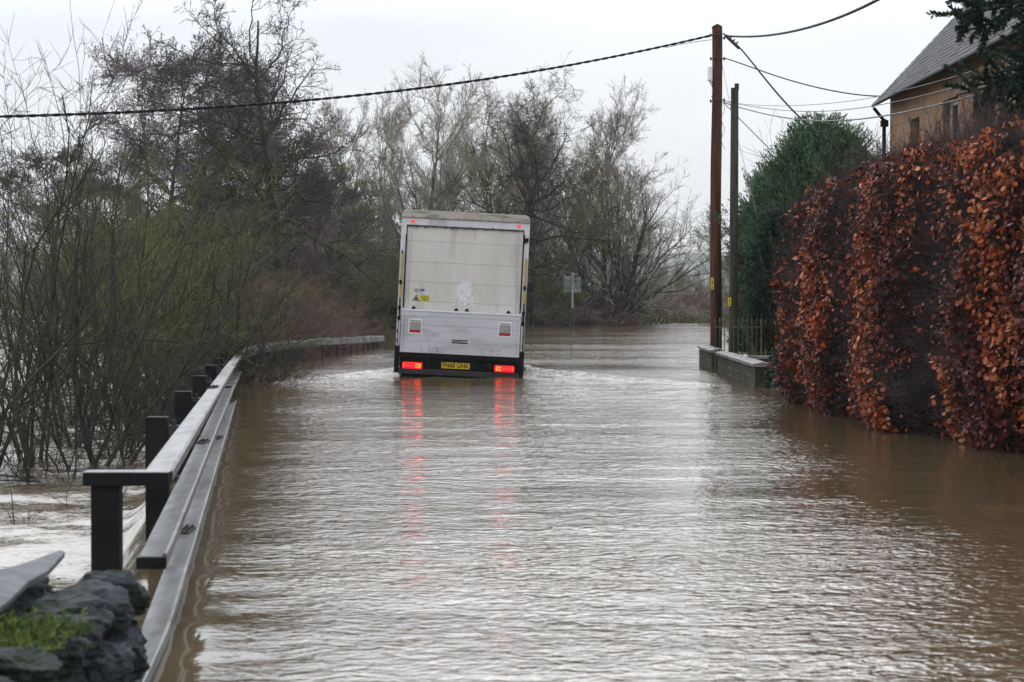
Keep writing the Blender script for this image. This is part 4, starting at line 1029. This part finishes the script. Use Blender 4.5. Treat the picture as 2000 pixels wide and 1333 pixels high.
# big evergreen overhanging top right : drooping boughs
def big_fir():
    rg = np.random.default_rng(77)
    t = thing('fir_tree', 'large dark evergreen overhanging the roof at the upper right corner', 'tree', (6.75, 23.4, 0))
    P = np.array([[0, 0, -.5]]); lv = [dict(K=10, wig=.03, trop=(0, 0, .05), sides=8, tip=.2),
      dict(K=7, wig=.08, trop=(0, 0, -.02), sides=5, n=130, rand=False, t0=.45, t1=1, ang=82, angs=10, lr=(.10, .165), rr=.3, tip=.25, shape=.2, rmin=.012),
      dict(K=4, wig=.12, trop=(0, 0, -.05), sides=3, n=14, t0=.1, t1=1, ang=55, lr=(.35, .65), rr=.5, rmin=.005)]
    o = grow(rg, P, np.array([[0, 0, 1.]]), np.array([9.5]), np.array([.22]), lv)
    a, b = plant_meshes(o, 1); link('trunk', mesh_np('trunk', a[0], [a[1]], M['bark_dark'], True), t)
    tw = o[2][0]; n = len(tw); tt = rg.random((n, 80)); i = np.minimum((tt*4).astype(int), 3); fr = (tt*4 - i)[..., None]
    C = tw[np.arange(n)[:, None], i] * (1 - fr) + tw[np.arange(n)[:, None], i + 1] * fr; C = C.reshape(-1, 3)
    Nn = np.repeat(nrm(tw[:, -1] - tw[:, 0]), 80, 0)
    V, F, r = sprays(rg, C, Nn, .06, 3)
    V = np.concatenate([b[0], V]); link('crown', mesh_np('crown', V, [b[1], F + len(b[0])], M['yew'], False, dict(rnd=np.concatenate([np.zeros(len(b[0])), r]))), t)
big_fir()

# ------------------------------------------------------------------ copper beech hedge
M['beech'] = mat_attr('beech_leaf', [(0, (.050, .010, .009)), (.25, (.085, .016, .010)), (.55, (.180, .034, .014)), (.85, (.40, .088, .016)), (1, (.50, .20, .09))], .5, spec=.3)
M['hedge_twig'] = mat('hedge_twig', (.045, .032, .031), (.115, .085, .080), 3, .8, spec=.15)
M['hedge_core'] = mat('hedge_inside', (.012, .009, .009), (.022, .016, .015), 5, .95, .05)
HP = np.array([[5.25, 9], [5.2, 14], [5.12, 19.6], [4.82, 21.5], [4.52, 23.4], [4.36, 25.3], [4.22, 27.4], [4.18, 28.6], [4.35, 29.5], [4.85, 30.1], [5.6, 30.1], [6.1, 29.4], [6.2, 25], [6.3, 18], [6.4, 9]])
hd = np.concatenate([[0], np.cumsum(np.linalg.norm(np.diff(HP, axis=0), axis=1))]); HLEN = hd[-1]
def hedge_top(D): return np.interp(D, [9, 19, 24, 27, 30.5], [3.35, 3.35, 3.28, 3.2, 3.0])
def hedge_pos(u, z, inset=0.0):
    x = np.interp(u, hd, HP[:, 0]); y = np.interp(u, hd, HP[:, 1]); e = .15
    tx = np.interp(u + e, hd, HP[:, 0]) - np.interp(u - e, hd, HP[:, 0]); ty = np.interp(u + e, hd, HP[:, 1]) - np.interp(u - e, hd, HP[:, 1])
    l = np.hypot(tx, ty) + 1e-9; nx, ny = -ty / l, tx / l
    top = hedge_top(y); t = np.clip(z / top, 0, 1)
    b = -.10 + .30 * np.sin(np.pi * np.clip(t, 0, 1) ** .8) ** .7 - .35 * np.clip((t - .88) / .12, 0, 1) ** 2
    front = (x < 5.6)
    lob = np.cos((y - 23.5) / 2.75 * 2 * np.pi)
    b = b + front * .13 * lob * np.clip((30 - y), 0, 1)
    b = b + .30 * np.exp(-((y - 23.0) / .9) ** 2 - ((z - .35) / .45) ** 2) * front
    b = b + .07 * np.sin(u * 5.1 + z * 3.3) + .05 * np.sin(u * 11 - z * 6.7)
    b = b - inset
    return np.stack([x + nx * b, y + ny * b, z], -1), np.stack([nx, ny, 0.25 + 0 * nx], -1)
hdg = thing('beech_hedge', 'tall copper beech hedge with patches of russet leaves standing in the water', 'hedge', (0, 0, 0))
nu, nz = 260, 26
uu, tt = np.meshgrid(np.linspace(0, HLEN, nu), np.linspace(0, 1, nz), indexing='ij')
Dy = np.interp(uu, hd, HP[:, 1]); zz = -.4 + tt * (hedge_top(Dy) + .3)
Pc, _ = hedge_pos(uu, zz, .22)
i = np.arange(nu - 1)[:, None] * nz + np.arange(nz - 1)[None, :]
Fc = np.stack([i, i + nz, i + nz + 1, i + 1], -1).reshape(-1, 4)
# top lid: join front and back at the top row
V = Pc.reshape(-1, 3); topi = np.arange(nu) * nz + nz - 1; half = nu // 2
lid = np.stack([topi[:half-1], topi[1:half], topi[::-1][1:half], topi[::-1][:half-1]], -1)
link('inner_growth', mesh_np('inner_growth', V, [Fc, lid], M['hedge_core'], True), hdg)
rg = np.random.default_rng(99)
def leafy(P, u, z):
    px = 1000 + P[:, 0] / P[:, 1] * FPX
    px = px + 48 * fbm(P * np.array([1, .5, 1]), 71, .38, 3)
    def band(a, b, s): return 1 / (1 + np.exp(-(px - a) / s)) * 1 / (1 + np.exp((px - b) / s))
    nz_ = fbm(P * np.array([1, .6, 1]), 55, .45, 4)
    d = .62 * band(1490, 1615, 10) + .95 * band(1690, 1800, 14) * np.clip(1.15 - .25*np.abs(z - 1.8), .4, 1) + 1.15 * band(1880, 2700, 16)
    d = d + .95 * band(1680, 1865, 12) * np.exp(-((z - .35) / .55) ** 2)
    d = d + .08 * band(1600, 1900, 20) + .38 * np.clip((z - 2.75) / .3, 0, 1) * band(1690, 2100, 20)
    d = d * (P[:, 0] < 5.75) + .25 * (P[:, 0] >= 5.75)
    return np.clip((d * (1 + 1.2 * nz_) - .10) * 1.2, .03, 1)
n = 150000
u = rg.uniform(0, HLEN * .60, n); D_ = np.interp(u, hd, HP[:, 1]); z = rg.uniform(-.01, 1, n) * (hedge_top(D_) + .05)
Pl, Nl = hedge_pos(u, z); Pl = Pl + Nl * rg.normal(.02, .06, n)[:, None]
keep = (rg.random(n) < leafy(Pl, u, z) * .60) & (Pl[:, 1] > 17)
far = (Pl[:, 1] <= 17) & (rg.random(n) < .12)
keep = keep | far
Pk, Nk = Pl[keep], Nl[keep]
lV, lF, lr = leaves(rg, Pk, Nk + np.array([0, 0, .2]), .052, 1.2, .3, .8)
patch = np.repeat(np.clip(.5 + 1.1 * fbm(Pk, 61, .5, 3) + .14 * (Pk[:, 2] - 1.6), 0, 1), 6); lr = np.clip(.50 * lr + .55 * patch - .02, 0, 1)
link('leaves', mesh_np('leaves', lV, [lF], M['beech'], False, dict(rnd=lr)), hdg)
n = 26000
u = rg.uniform(0, HLEN * .62, n); keep = (np.interp(u, hd, HP[:, 1]) > 17.5) | (rg.random(n) < .25); u = u[keep]; n = len(u)
D_ = np.interp(u, hd, HP[:, 1]); z = rg.uniform(0, 1, n) * hedge_top(D_)
Pt, Nt = hedge_pos(u, z, .2)
lv = [dict(K=4, wig=.22, trop=(0, 0, .02), sides=3, tip=.5), dict(K=3, wig=.2, sides=3, n=3.0, t0=.2, t1=1, ang=48, lr=(.4, .8), rr=.7, rmin=.0022)]
o = grow(rg, Pt, nrm(Nt + rg.normal(size=Nt.shape) * .55), rg.uniform(.2, .42, n), np.full(n, .0042), lv)
a = merge([tubes(*x) for x in o]); link('twigs', mesh_np('twigs', a[0], [a[1]], M['hedge_twig']), hdg)
# bare whips over the top
n = 1300; D_ = rg.uniform(18, 30, n); xx = np.interp(D_, [18, 24, 30], [5.2, 4.7, 4.5]) + rg.uniform(0, 1.3, n)
P0 = np.stack([xx, D_, hedge_top(D_) - .25], 1)
lv = [dict(K=5, wig=.13, trop=(0, 0, .05), sides=3, tip=.4), dict(K=3, wig=.14, trop=(0, 0, .04), sides=3, n=5, t0=.15, t1=1, ang=42, lr=(.3, .6), rr=.7, rmin=.0024), dict(K=2, wig=.15, sides=3, n=2, t0=.2, t1=1, ang=42, lr=(.3, .6), rr=.7, rmin=.002)]
o = grow(rg, P0, np.stack([rg.normal(0, .35, n), rg.normal(0, .35, n), np.ones(n)], 1), rg.uniform(.3, .85, n) * np.clip(.7 + .5*fbm(P0[:, :2], 5, .3, 2), .4, 1.3), np.full(n, .0045), lv)
a = merge([tubes(*x) for x in o]); link('bare_shoots', mesh_np('bare_shoots', a[0], [a[1]], M['hedge_twig']), hdg)

# taller bare shrub behind the hedge in front of the house
for k, (px, D, ty, s, lab) in enumerate(((1690, 33.5, 232, 5, 'bare thorny shrub before the house drainpipe'), (1790, 27.5, 200, 6, 'bare thorny shrub before the blocked house window'), (1870, 26.5, 160, 7, 'tallest bare shrub between hedge and house wall'))):
    H = HT(ty, D); plant('thorn_shrub', lab, 'shrub', (XY(px, D), D, 0), willow(200 + s, H, 7, 14, M['hedge_twig'], M['bark_dark'], dens=.55, r=.02, fine=.0035), 'bare shrubs behind the hedge')

# ivy at the wall end
iv = thing('ivy_clump', 'dark ivy climbing over the near end of the garden wall', 'ivy', (4.66, 33.1, 0))
rg = np.random.default_rng(3); n = 5200
a = rg.uniform(0, 2*np.pi, n); t = rg.random(n); C = np.stack([.48*np.cos(a)*(1 - .25*t) * (.75 + .25*rg.random(n)), .42*np.sin(a)*(1-.2*t), t * (.62 + .1*np.sin(a*3))], 1) + rg.normal(0, .03, (n, 3))
C[:, 2] = np.maximum(C[:, 2], 0)
lV, lF, lr = leaves(rg, C, np.stack([np.cos(a), np.sin(a), .4 + 0*a], 1), .045, 1.05, .2, .5)
link('leaves', mesh_np('leaves', lV, [lF], M['ivy'], False, dict(rnd=lr)), iv)
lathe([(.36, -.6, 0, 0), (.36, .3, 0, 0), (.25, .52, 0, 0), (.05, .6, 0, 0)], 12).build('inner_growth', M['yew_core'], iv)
C = np.stack([rg.uniform(.15, .95, 1600), rg.uniform(1.2, 7.0, 1600), rg.uniform(0, .95, 1600)**1.5], 1)
iv2 = thing('ivy_clump', 'loose ivy growing between the ledge and the hedge end', 'ivy', (4.9, 30.8, 0))
n = 4200; a = rg.uniform(0, 2*np.pi, n); t = rg.random(n); C = np.stack([.40*np.cos(a)*(1-.3*t), .55*np.sin(a)*(1-.3*t), t*1.1], 1) + rg.normal(0, .04, (n, 3)); C[:, 2] = np.maximum(C[:, 2], 0)
lV, lF, lr = leaves(rg, C, np.stack([np.cos(a), np.sin(a), .4 + 0*a], 1), .045, 1.05, .2, .5)
link('leaves', mesh_np('leaves', lV, [lF], M['ivy'], False, dict(rnd=lr)), iv2)
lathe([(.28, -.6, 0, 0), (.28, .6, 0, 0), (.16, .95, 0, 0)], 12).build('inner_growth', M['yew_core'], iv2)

# ------------------------------------------------------------------ trees and shrubs, left bank (near)
RZ = -.6   # river level
G1 = 'bare willow shrubs standing in the river'
near = [  # px base, D, top y, stems, spread, lean, seed, label
 (-70, 24.0, 150, 8, 26, (.05, 0), 1, 'willow shrub at the far left edge beyond the frame side'),
 (62, 26.0, 62, 8, 20, (-.06, 0), 2, 'tallest thin willow shrub at the far left, whips against the sky'),
 (140, 29.0, 140, 10, 26, (-.02, 0), 3, 'willow shrub with a curved leaning trunk left of the dark twin stems'),
 (205, 25.6, 150, 7, 24, (.02, 0), 4, 'willow shrub with two dark upright stems near the first rail post'),
 (262, 31.0, 150, 11, 30, (.03, 0), 5, 'dense willow shrub behind the tallest visible rail post'),
 (345, 34.0, 215, 12, 30, (.03, 0), 6, 'olive green willow shrub behind the middle rail posts'),
 (425, 37.0, 255, 12, 32, (.04, 0), 7, 'olive green willow shrub leaning over the end of the top rail'),
 (150, 37.0, 190, 11, 30, (0, 0), 8, 'willow shrub deep among the left stems'),
 (10, 35.0, 200, 10, 30, (0, 0), 9, 'willow shrub rising behind the far left whips'),
 (320, 42.0, 240, 12, 32, (0, 0), 10, 'tall willow shrub in the middle of the left thicket'),
 (480, 46.0, 330, 12, 34, (0, 0), 11, 'green twiggy willow behind the barrier bend'),
 (240, 48.0, 230, 12, 34, (0, 0), 12, 'willow shrub behind the thicket at left centre'),
 (90, 46.0, 260, 12, 34, (0, 0), 13, 'willow shrub behind the thicket on the left'),
]
for (px, D, ty, ns, sp, ln, sd, lab) in near:
    z0 = RZ if D < 44 else -.4
    plant('willow_shrub', lab, 'shrub', (XY(px, D), D, z0), willow(sd, HT(ty, D, z0) * (1.04 if sd == 2 else .95), ns, sp, lean=ln, twm=M['twig_olive'] if sd not in (2, 4, 1) else M['twig_dark'], bkm=M['bark_dark'] if sd % 2 == 0 or sd < 4 else M['bark_olive'], dens=.80 if D < 36 else .9, r=.030, fine=.0042 if D < 33 else .005, wig=.105), G1)
# low dark scrub overhanging the rails
low = [(330, 30.5, 640, 21, 'dark bare scrub leaning over the middle of the rails'), (455, 35.0, 560, 22, 'dark drooping scrub hanging over the rail end into the water'), (235, 27.0, 600, 23, 'low dark scrub behind the second rail post'), (110, 24.0, 690, 24, 'low twiggy scrub at the river edge far left'),(400, 33.5, 620, 28, 'tangled grey scrub behind the rail')]
for (px, D, ty, sd, lab) in low:
    rgx = np.random.default_rng(sd)
    z0 = RZ if D < 44 else -.2
    plant('scrub_bush', lab, 'shrub', (XY(px, D), D, z0), willow(sd, HT(ty, D, z0)*1.25, 13, 55, M['twig_dark'], M['bark_dark'], lean=(.22, -.05), dens=1.0, r=.016, fine=.0034, wig=.16), 'dark scrub along the parapet')
# saplings in the foreground river
for k, (px, D, ty) in enumerate(((150, 20.5, 870), (60, 19.5, 905))):
    plant('sapling', 'thin bare sapling in the foaming river, nearer the end post' if k == 0 else 'thin bare sapling in the foaming river at far left', 'sapling', (XY(px, D), D, RZ), willow(60 + k, HT(ty, D, RZ), 4, 40, M['twig_dark'], M['bark_dark'], dens=.35, r=.010, fine=.003), 'saplings in the river')

# brambles round the curved barrier
for k, (px, D, w, d, h, n_) in enumerate(((640, 54, 1.0, 1.6, 1.6, 420), (560, 49, .9, 1.4, 1.5, 380), (700, 60, .8, 1.6, 1.1, 300), (510, 45.5, .6, 1.0, 1.3, 220))):
    x = rail_x(D) - w - .75
    plant('bramble_bush', ['reddish bramble thicket over the middle of the curved barrier', 'bramble thicket left of the curved barrier crest', 'lowest bramble thicket at the far end of the barrier', 'small bramble thicket at the near start of the barrier'][k], 'bramble', (x, D, 0), bramble(300 + k, w, d, h * 1.25, int(n_ * 1.4)), 'brambles at the barrier')

# ------------------------------------------------------------------ larger trees
def put(name, lab, px, D, ty, meshes, z0=0, grp=None, rz=0, sc=1.0): return plant(name, lab, 'tree', (XY(px, D), D, z0), meshes, grp, rz, sc)
GA = 'purple alders behind the left thicket'
put('alder_tree', 'left of the two tallest purple alders', 318, 76, 60, tree(101, HT(58, 76), 'alder'), 0, GA)
put('alder_tree', 'right of the two tallest purple alders', 405, 78, 66, tree(102, HT(62, 78), 'alder'), 0, GA)
put('alder_tree', 'small purple alder low on the far left', 135, 80, 270, tree(103, HT(262, 80), 'alder'), 0, GA)
put('alder_tree', 'purple alder between the tall pair and the gnarled tree', 470, 74, 150, tree(104, HT(140, 74), 'alder'), 0, GA)
put('alder_tree', 'dark purple alder on the right flank above the brambles', 640, 80, 330, tree(105, HT(300, 80), 'alder'), 0, GA)
put('alder_tree', 'purple alder low behind the gnarled trunk', 575, 72, 250, tree(106, HT(240, 72), 'alder'), 0, GA)
put('alder_tree', 'purple alder rising left of the tall pair', 240, 84, 200, tree(107, HT(300, 84), 'alder'), 0, GA)
put('gnarled_tree', 'gnarled dark tree reaching past the top of the photo', 525, 62, -25, tree(111, HT(-35, 62), 'gnarl'), 0)
GM = 'bare trees along the far bank'
put('ash_tree', 'pale slender tree left of the truck roof', 800, 92, 150, tree(121, HT(140, 92), 'pale'), 0, GM)
put('ash_tree', 'pale tree behind the left corner of the truck', 735, 98, 215, tree(122, HT(205, 98), 'pale'), 0, GM)
put('ash_tree', 'pale tree filling the gap left of the crooked oak', 865, 102, 200, tree(123, HT(190, 102), 'pale'), 0, GM)
put('oak_tree', 'crooked dark-limbed oak above the truck', 945, 88, 140, tree(113, HT(135, 88), 'gnarl'), 0, GM)
put('bare_tree', 'brown bare tree right behind the truck roof corner', 1040, 96, 200, tree(131, HT(190, 96), 'brown'), 0, GM)
put('bare_tree', 'brown bare tree above the road sign', 1095, 104, 225, tree(132, HT(220, 104), 'brown'), 0, GM)
put('bare_tree', 'tallest brown bare tree between sign and brown pole', 1185, 100, 235, tree(133, HT(228, 100), 'brown'), 0, GM)
put('bare_tree', 'greenish bare tree low behind the truck roof', 985, 100, 300, tree(134, HT(290, 100), 'lime'), 0, GM)
put('bare_tree', 'greenish bare tree behind the road sign', 1130, 98, 330, tree(135, HT(320, 98), 'lime'), 0, GM)
put('bare_tree', 'greenish bare tree left of the truck side', 700, 90, 330, tree(136, HT(320, 90), 'lime'), 0, GM)
put('bare_tree', 'slim brown tree in the gap between the crooked oak and the truck corner', 995, 106, 215, tree(137, HT(215, 106), 'brown'), 0, GM)
put('ash_tree', 'pale tree in the gap right above the road sign', 1140, 108, 240, tree(138, HT(240, 108), 'pale'), 0, GM)
put('bare_tree', 'brown tree sloping down beside the tallest one toward the pole', 1245, 108, 330, tree(139, HT(330, 108), 'brown'), 0, GM)
put('ash_tree', 'pale tree left of the slender one, above the brambles', 765, 106, 240, tree(140, HT(240, 106), 'pale'), 0, GM)
# leaning willow fan on the right
plant('leaning_willow', 'multi-stemmed willow fanning out to the right by the road sign', 'tree', (XY(1175, 99), 99, .1), willow(141, HT(290, 99), 18, 36, M['twig_pale'], M['bark_dark'], lean=(.45, 0), dens=1.15, r=.10, fine=.010), GM)

# understorey : copies of four bushes along the far bank
protos = [willow(150, 5.0, 14, 40, M['twig_green'], M['bark_olive'], dens=1.1, r=.05, fine=.010),
          willow(151, 5.0, 14, 44, M['twig_brown'], M['bark_dark'], dens=1.1, r=.05, fine=.010),
          willow(152, 5.0, 14, 40, M['twig_olive'], M['bark_olive'], dens=1.1, r=.05, fine=.010),
          willow(153, 5.0, 14, 46, M['twig_purple'], M['bark_dark'], dens=1.1, r=.05, fine=.010)]
rg = np.random.default_rng(500)
bushes = []
for px in range(520, 1300, 30):
    bushes.append((px + rg.uniform(-12, 12), rg.uniform(89, 100), rg.uniform(430, 500) if px < 1150 else rg.uniform(480, 540), rg.integers(4)))
for px in range(190, 700, 42):
    bushes.append((px + rg.uniform(-15, 15), rg.uniform(66, 90), rg.uniform(400, 470), rg.integers(4)))
for px in range(250, 1000, 62):
    bushes.append((px + rg.uniform(-15, 15), rg.uniform(108, 125), rg.uniform(380, 440), rg.integers(4)))
where = ['green-stemmed bush', 'brown bush', 'olive bush', 'purplish bush']
def landmark(px):
    for lim, s in ((60, 'at the far left edge'), (180, 'behind the left whips'), (300, 'below the tall alders'), (430, 'behind the olive thicket'), (520, 'below the gnarled tree'), (620, 'left above the curved barrier'), (720, 'above the brambles'), (790, 'touching the truck left side'), (900, 'hidden partly by the truck'), (1030, 'behind the truck right half'), (1100, 'between truck and road sign'), (1150, 'directly behind the road sign'), (1240, 'right of the road sign'), (9999, 'nearest the brown pole')):
        if px < lim: return s
cnt = {}
for (px, D, ty, k) in bushes:
    if px > 1020 and D < 104:
        D = np.interp(XY(px, 100), [-60, -20, -6, 2, 5, 9, 14, 30], [210, 150, 97, 97, 98, 108, 118, 125]) + 3 + (px % 7)
        ty = 505 if px < 1210 else 545
        if px >= 1210: D += 9
    H = HT(ty, D); lab = '%s in the far undergrowth %s, %s' % (where[k], landmark(px), 'in the front row' if D < 78 or 88 < D < 94 else ('in the rear row' if D > 105 else 'in the middle row'))
    t = plant('bank_bush', lab, 'bush', (XY(px, D), D, 0), [], 'bushes of the far undergrowth', rg.uniform(0, 6.28), H / 5.0)
    for nm, me in protos[k]: link(nm, me, t)
# far bank brambles
bp_ = [bramble(310, 2.2, 1.4, 1.5, 420, M['bramble'], .010), bramble(311, 2.2, 1.4, 1.3, 420, M['twig_brown'], .010)]
k = 0
for px, D in ((1060, 95), (1100, 95), (1150, 96), (1010, 94), (1215, 99), (1265, 106), (1310, 113), (1350, 117), (1395, 120), (1440, 122), (960, 94), (850, 95)):
    D = float(np.interp(XY(px, D), [-60, -20, -6, 2, 5, 9, 14, 30], [210, 150, 97, 97, 98, 108, 118, 125])) + (1.2 if px < 1200 else 8.5)
    t = plant('bramble_bush', 'low brown bramble on the far bank %s%s' % (landmark(px), '' if px < 1200 else ', %s from the pole' % ['first', 'second', 'third', 'fourth', 'fifth', 'sixth'][min(5, max(0, (1440 - px) // 42))]), 'bramble', (XY(px, D), D, .1), [], 'brambles on the far bank', rg.uniform(0, .5), 1.0 if px < 1200 else 1.25)
    for nm, me in bp_[k % 2]: link(nm, me, t)
    k += 1
# distant trees
pd = [tree(160, 9.0, 'brown'), tree(161, 9.0, 'pale'), tree(162, 9.0, 'lime')]
for k, (px, D, ty) in enumerate(((-40, 170, 455), (15, 160, 480), (70, 175, 470), (125, 165, 465), (190, 170, 440), (260, 160, 430), (330, 170, 420), (400, 165, 410), (480, 170, 400), (560, 165, 390), (640, 170, 380), (720, 160, 370),
                                (1250, 150, 500), (1290, 150, 515), (1320, 170, 530), (1345, 165, 535), (1375, 170, 540), (1415, 140, 420), (1445, 150, 440), (1270, 135, 520), (1310, 140, 535), (1350, 145, 545), (1395, 140, 545), (1430, 140, 505), (1480, 150, 470), (1330, 190, 510), (1368, 200, 520))):
    t = plant('distant_tree', '%s distant bare tree %s, %s' % (['brown', 'pale', 'greenish'][k % 3], landmark(px), 'farther back' if D > 155 else 'less far'), 'tree', (XY(px, D), D, 0), [], 'distant bare trees', k * 1.3, HT(ty, D) / 9.0)
    for nm, me in pd[k % 3]: link(nm, me, t)

# verge grass on the far right bank
rg = np.random.default_rng(8); n = 16000
off = rg.uniform(.4, 7, n); C = np.stack([rg.uniform(6, 17, n), off, np.interp(off, [1, 2, 4, 7], [-.08, .0, .2, .3])], 1); C[:, 1] += np.interp(C[:, 0], [2, 5, 9, 14, 30], [97, 98, 108, 118, 125])
V, F, r = sprays(rg, C, np.tile([0, 0, 1.], (n, 1)), .36, 2)
tag(link('verge_grass', mesh_np('verge_grass', V, [F], mat_attr('verge_grass', [(0, (.06, .085, .02)), (.6, (.11, .15, .03)), (1, (.20, .21, .07))], .8), False, dict(rnd=r))), 'short green grass on the far verge', 'grass', None, 'stuff')

# ------------------------------------------------------------------ haze
USE_HAZE = True
if USE_HAZE:
    m = bpy.data.materials.new('haze'); m.use_nodes = True; nt = m.node_tree; nt.nodes.clear()
    o = N(nt, 'ShaderNodeOutputMaterial'); v = N(nt, 'ShaderNodeVolumePrincipled')
    v.inputs['Color'].default_value = (.93, .96, .99, 1); v.inputs['Density'].default_value = .00028; v.inputs['Anisotropy'].default_value = .1
    nt.links.new(v.outputs[0], o.inputs['Volume'])
    g = Geo(); g.box((-2600, -60, -3.2), (2600, 3600, 130)); tag(g.build('haze', m, None), 'thin pale mist over the flooded valley', None, None, 'stuff')
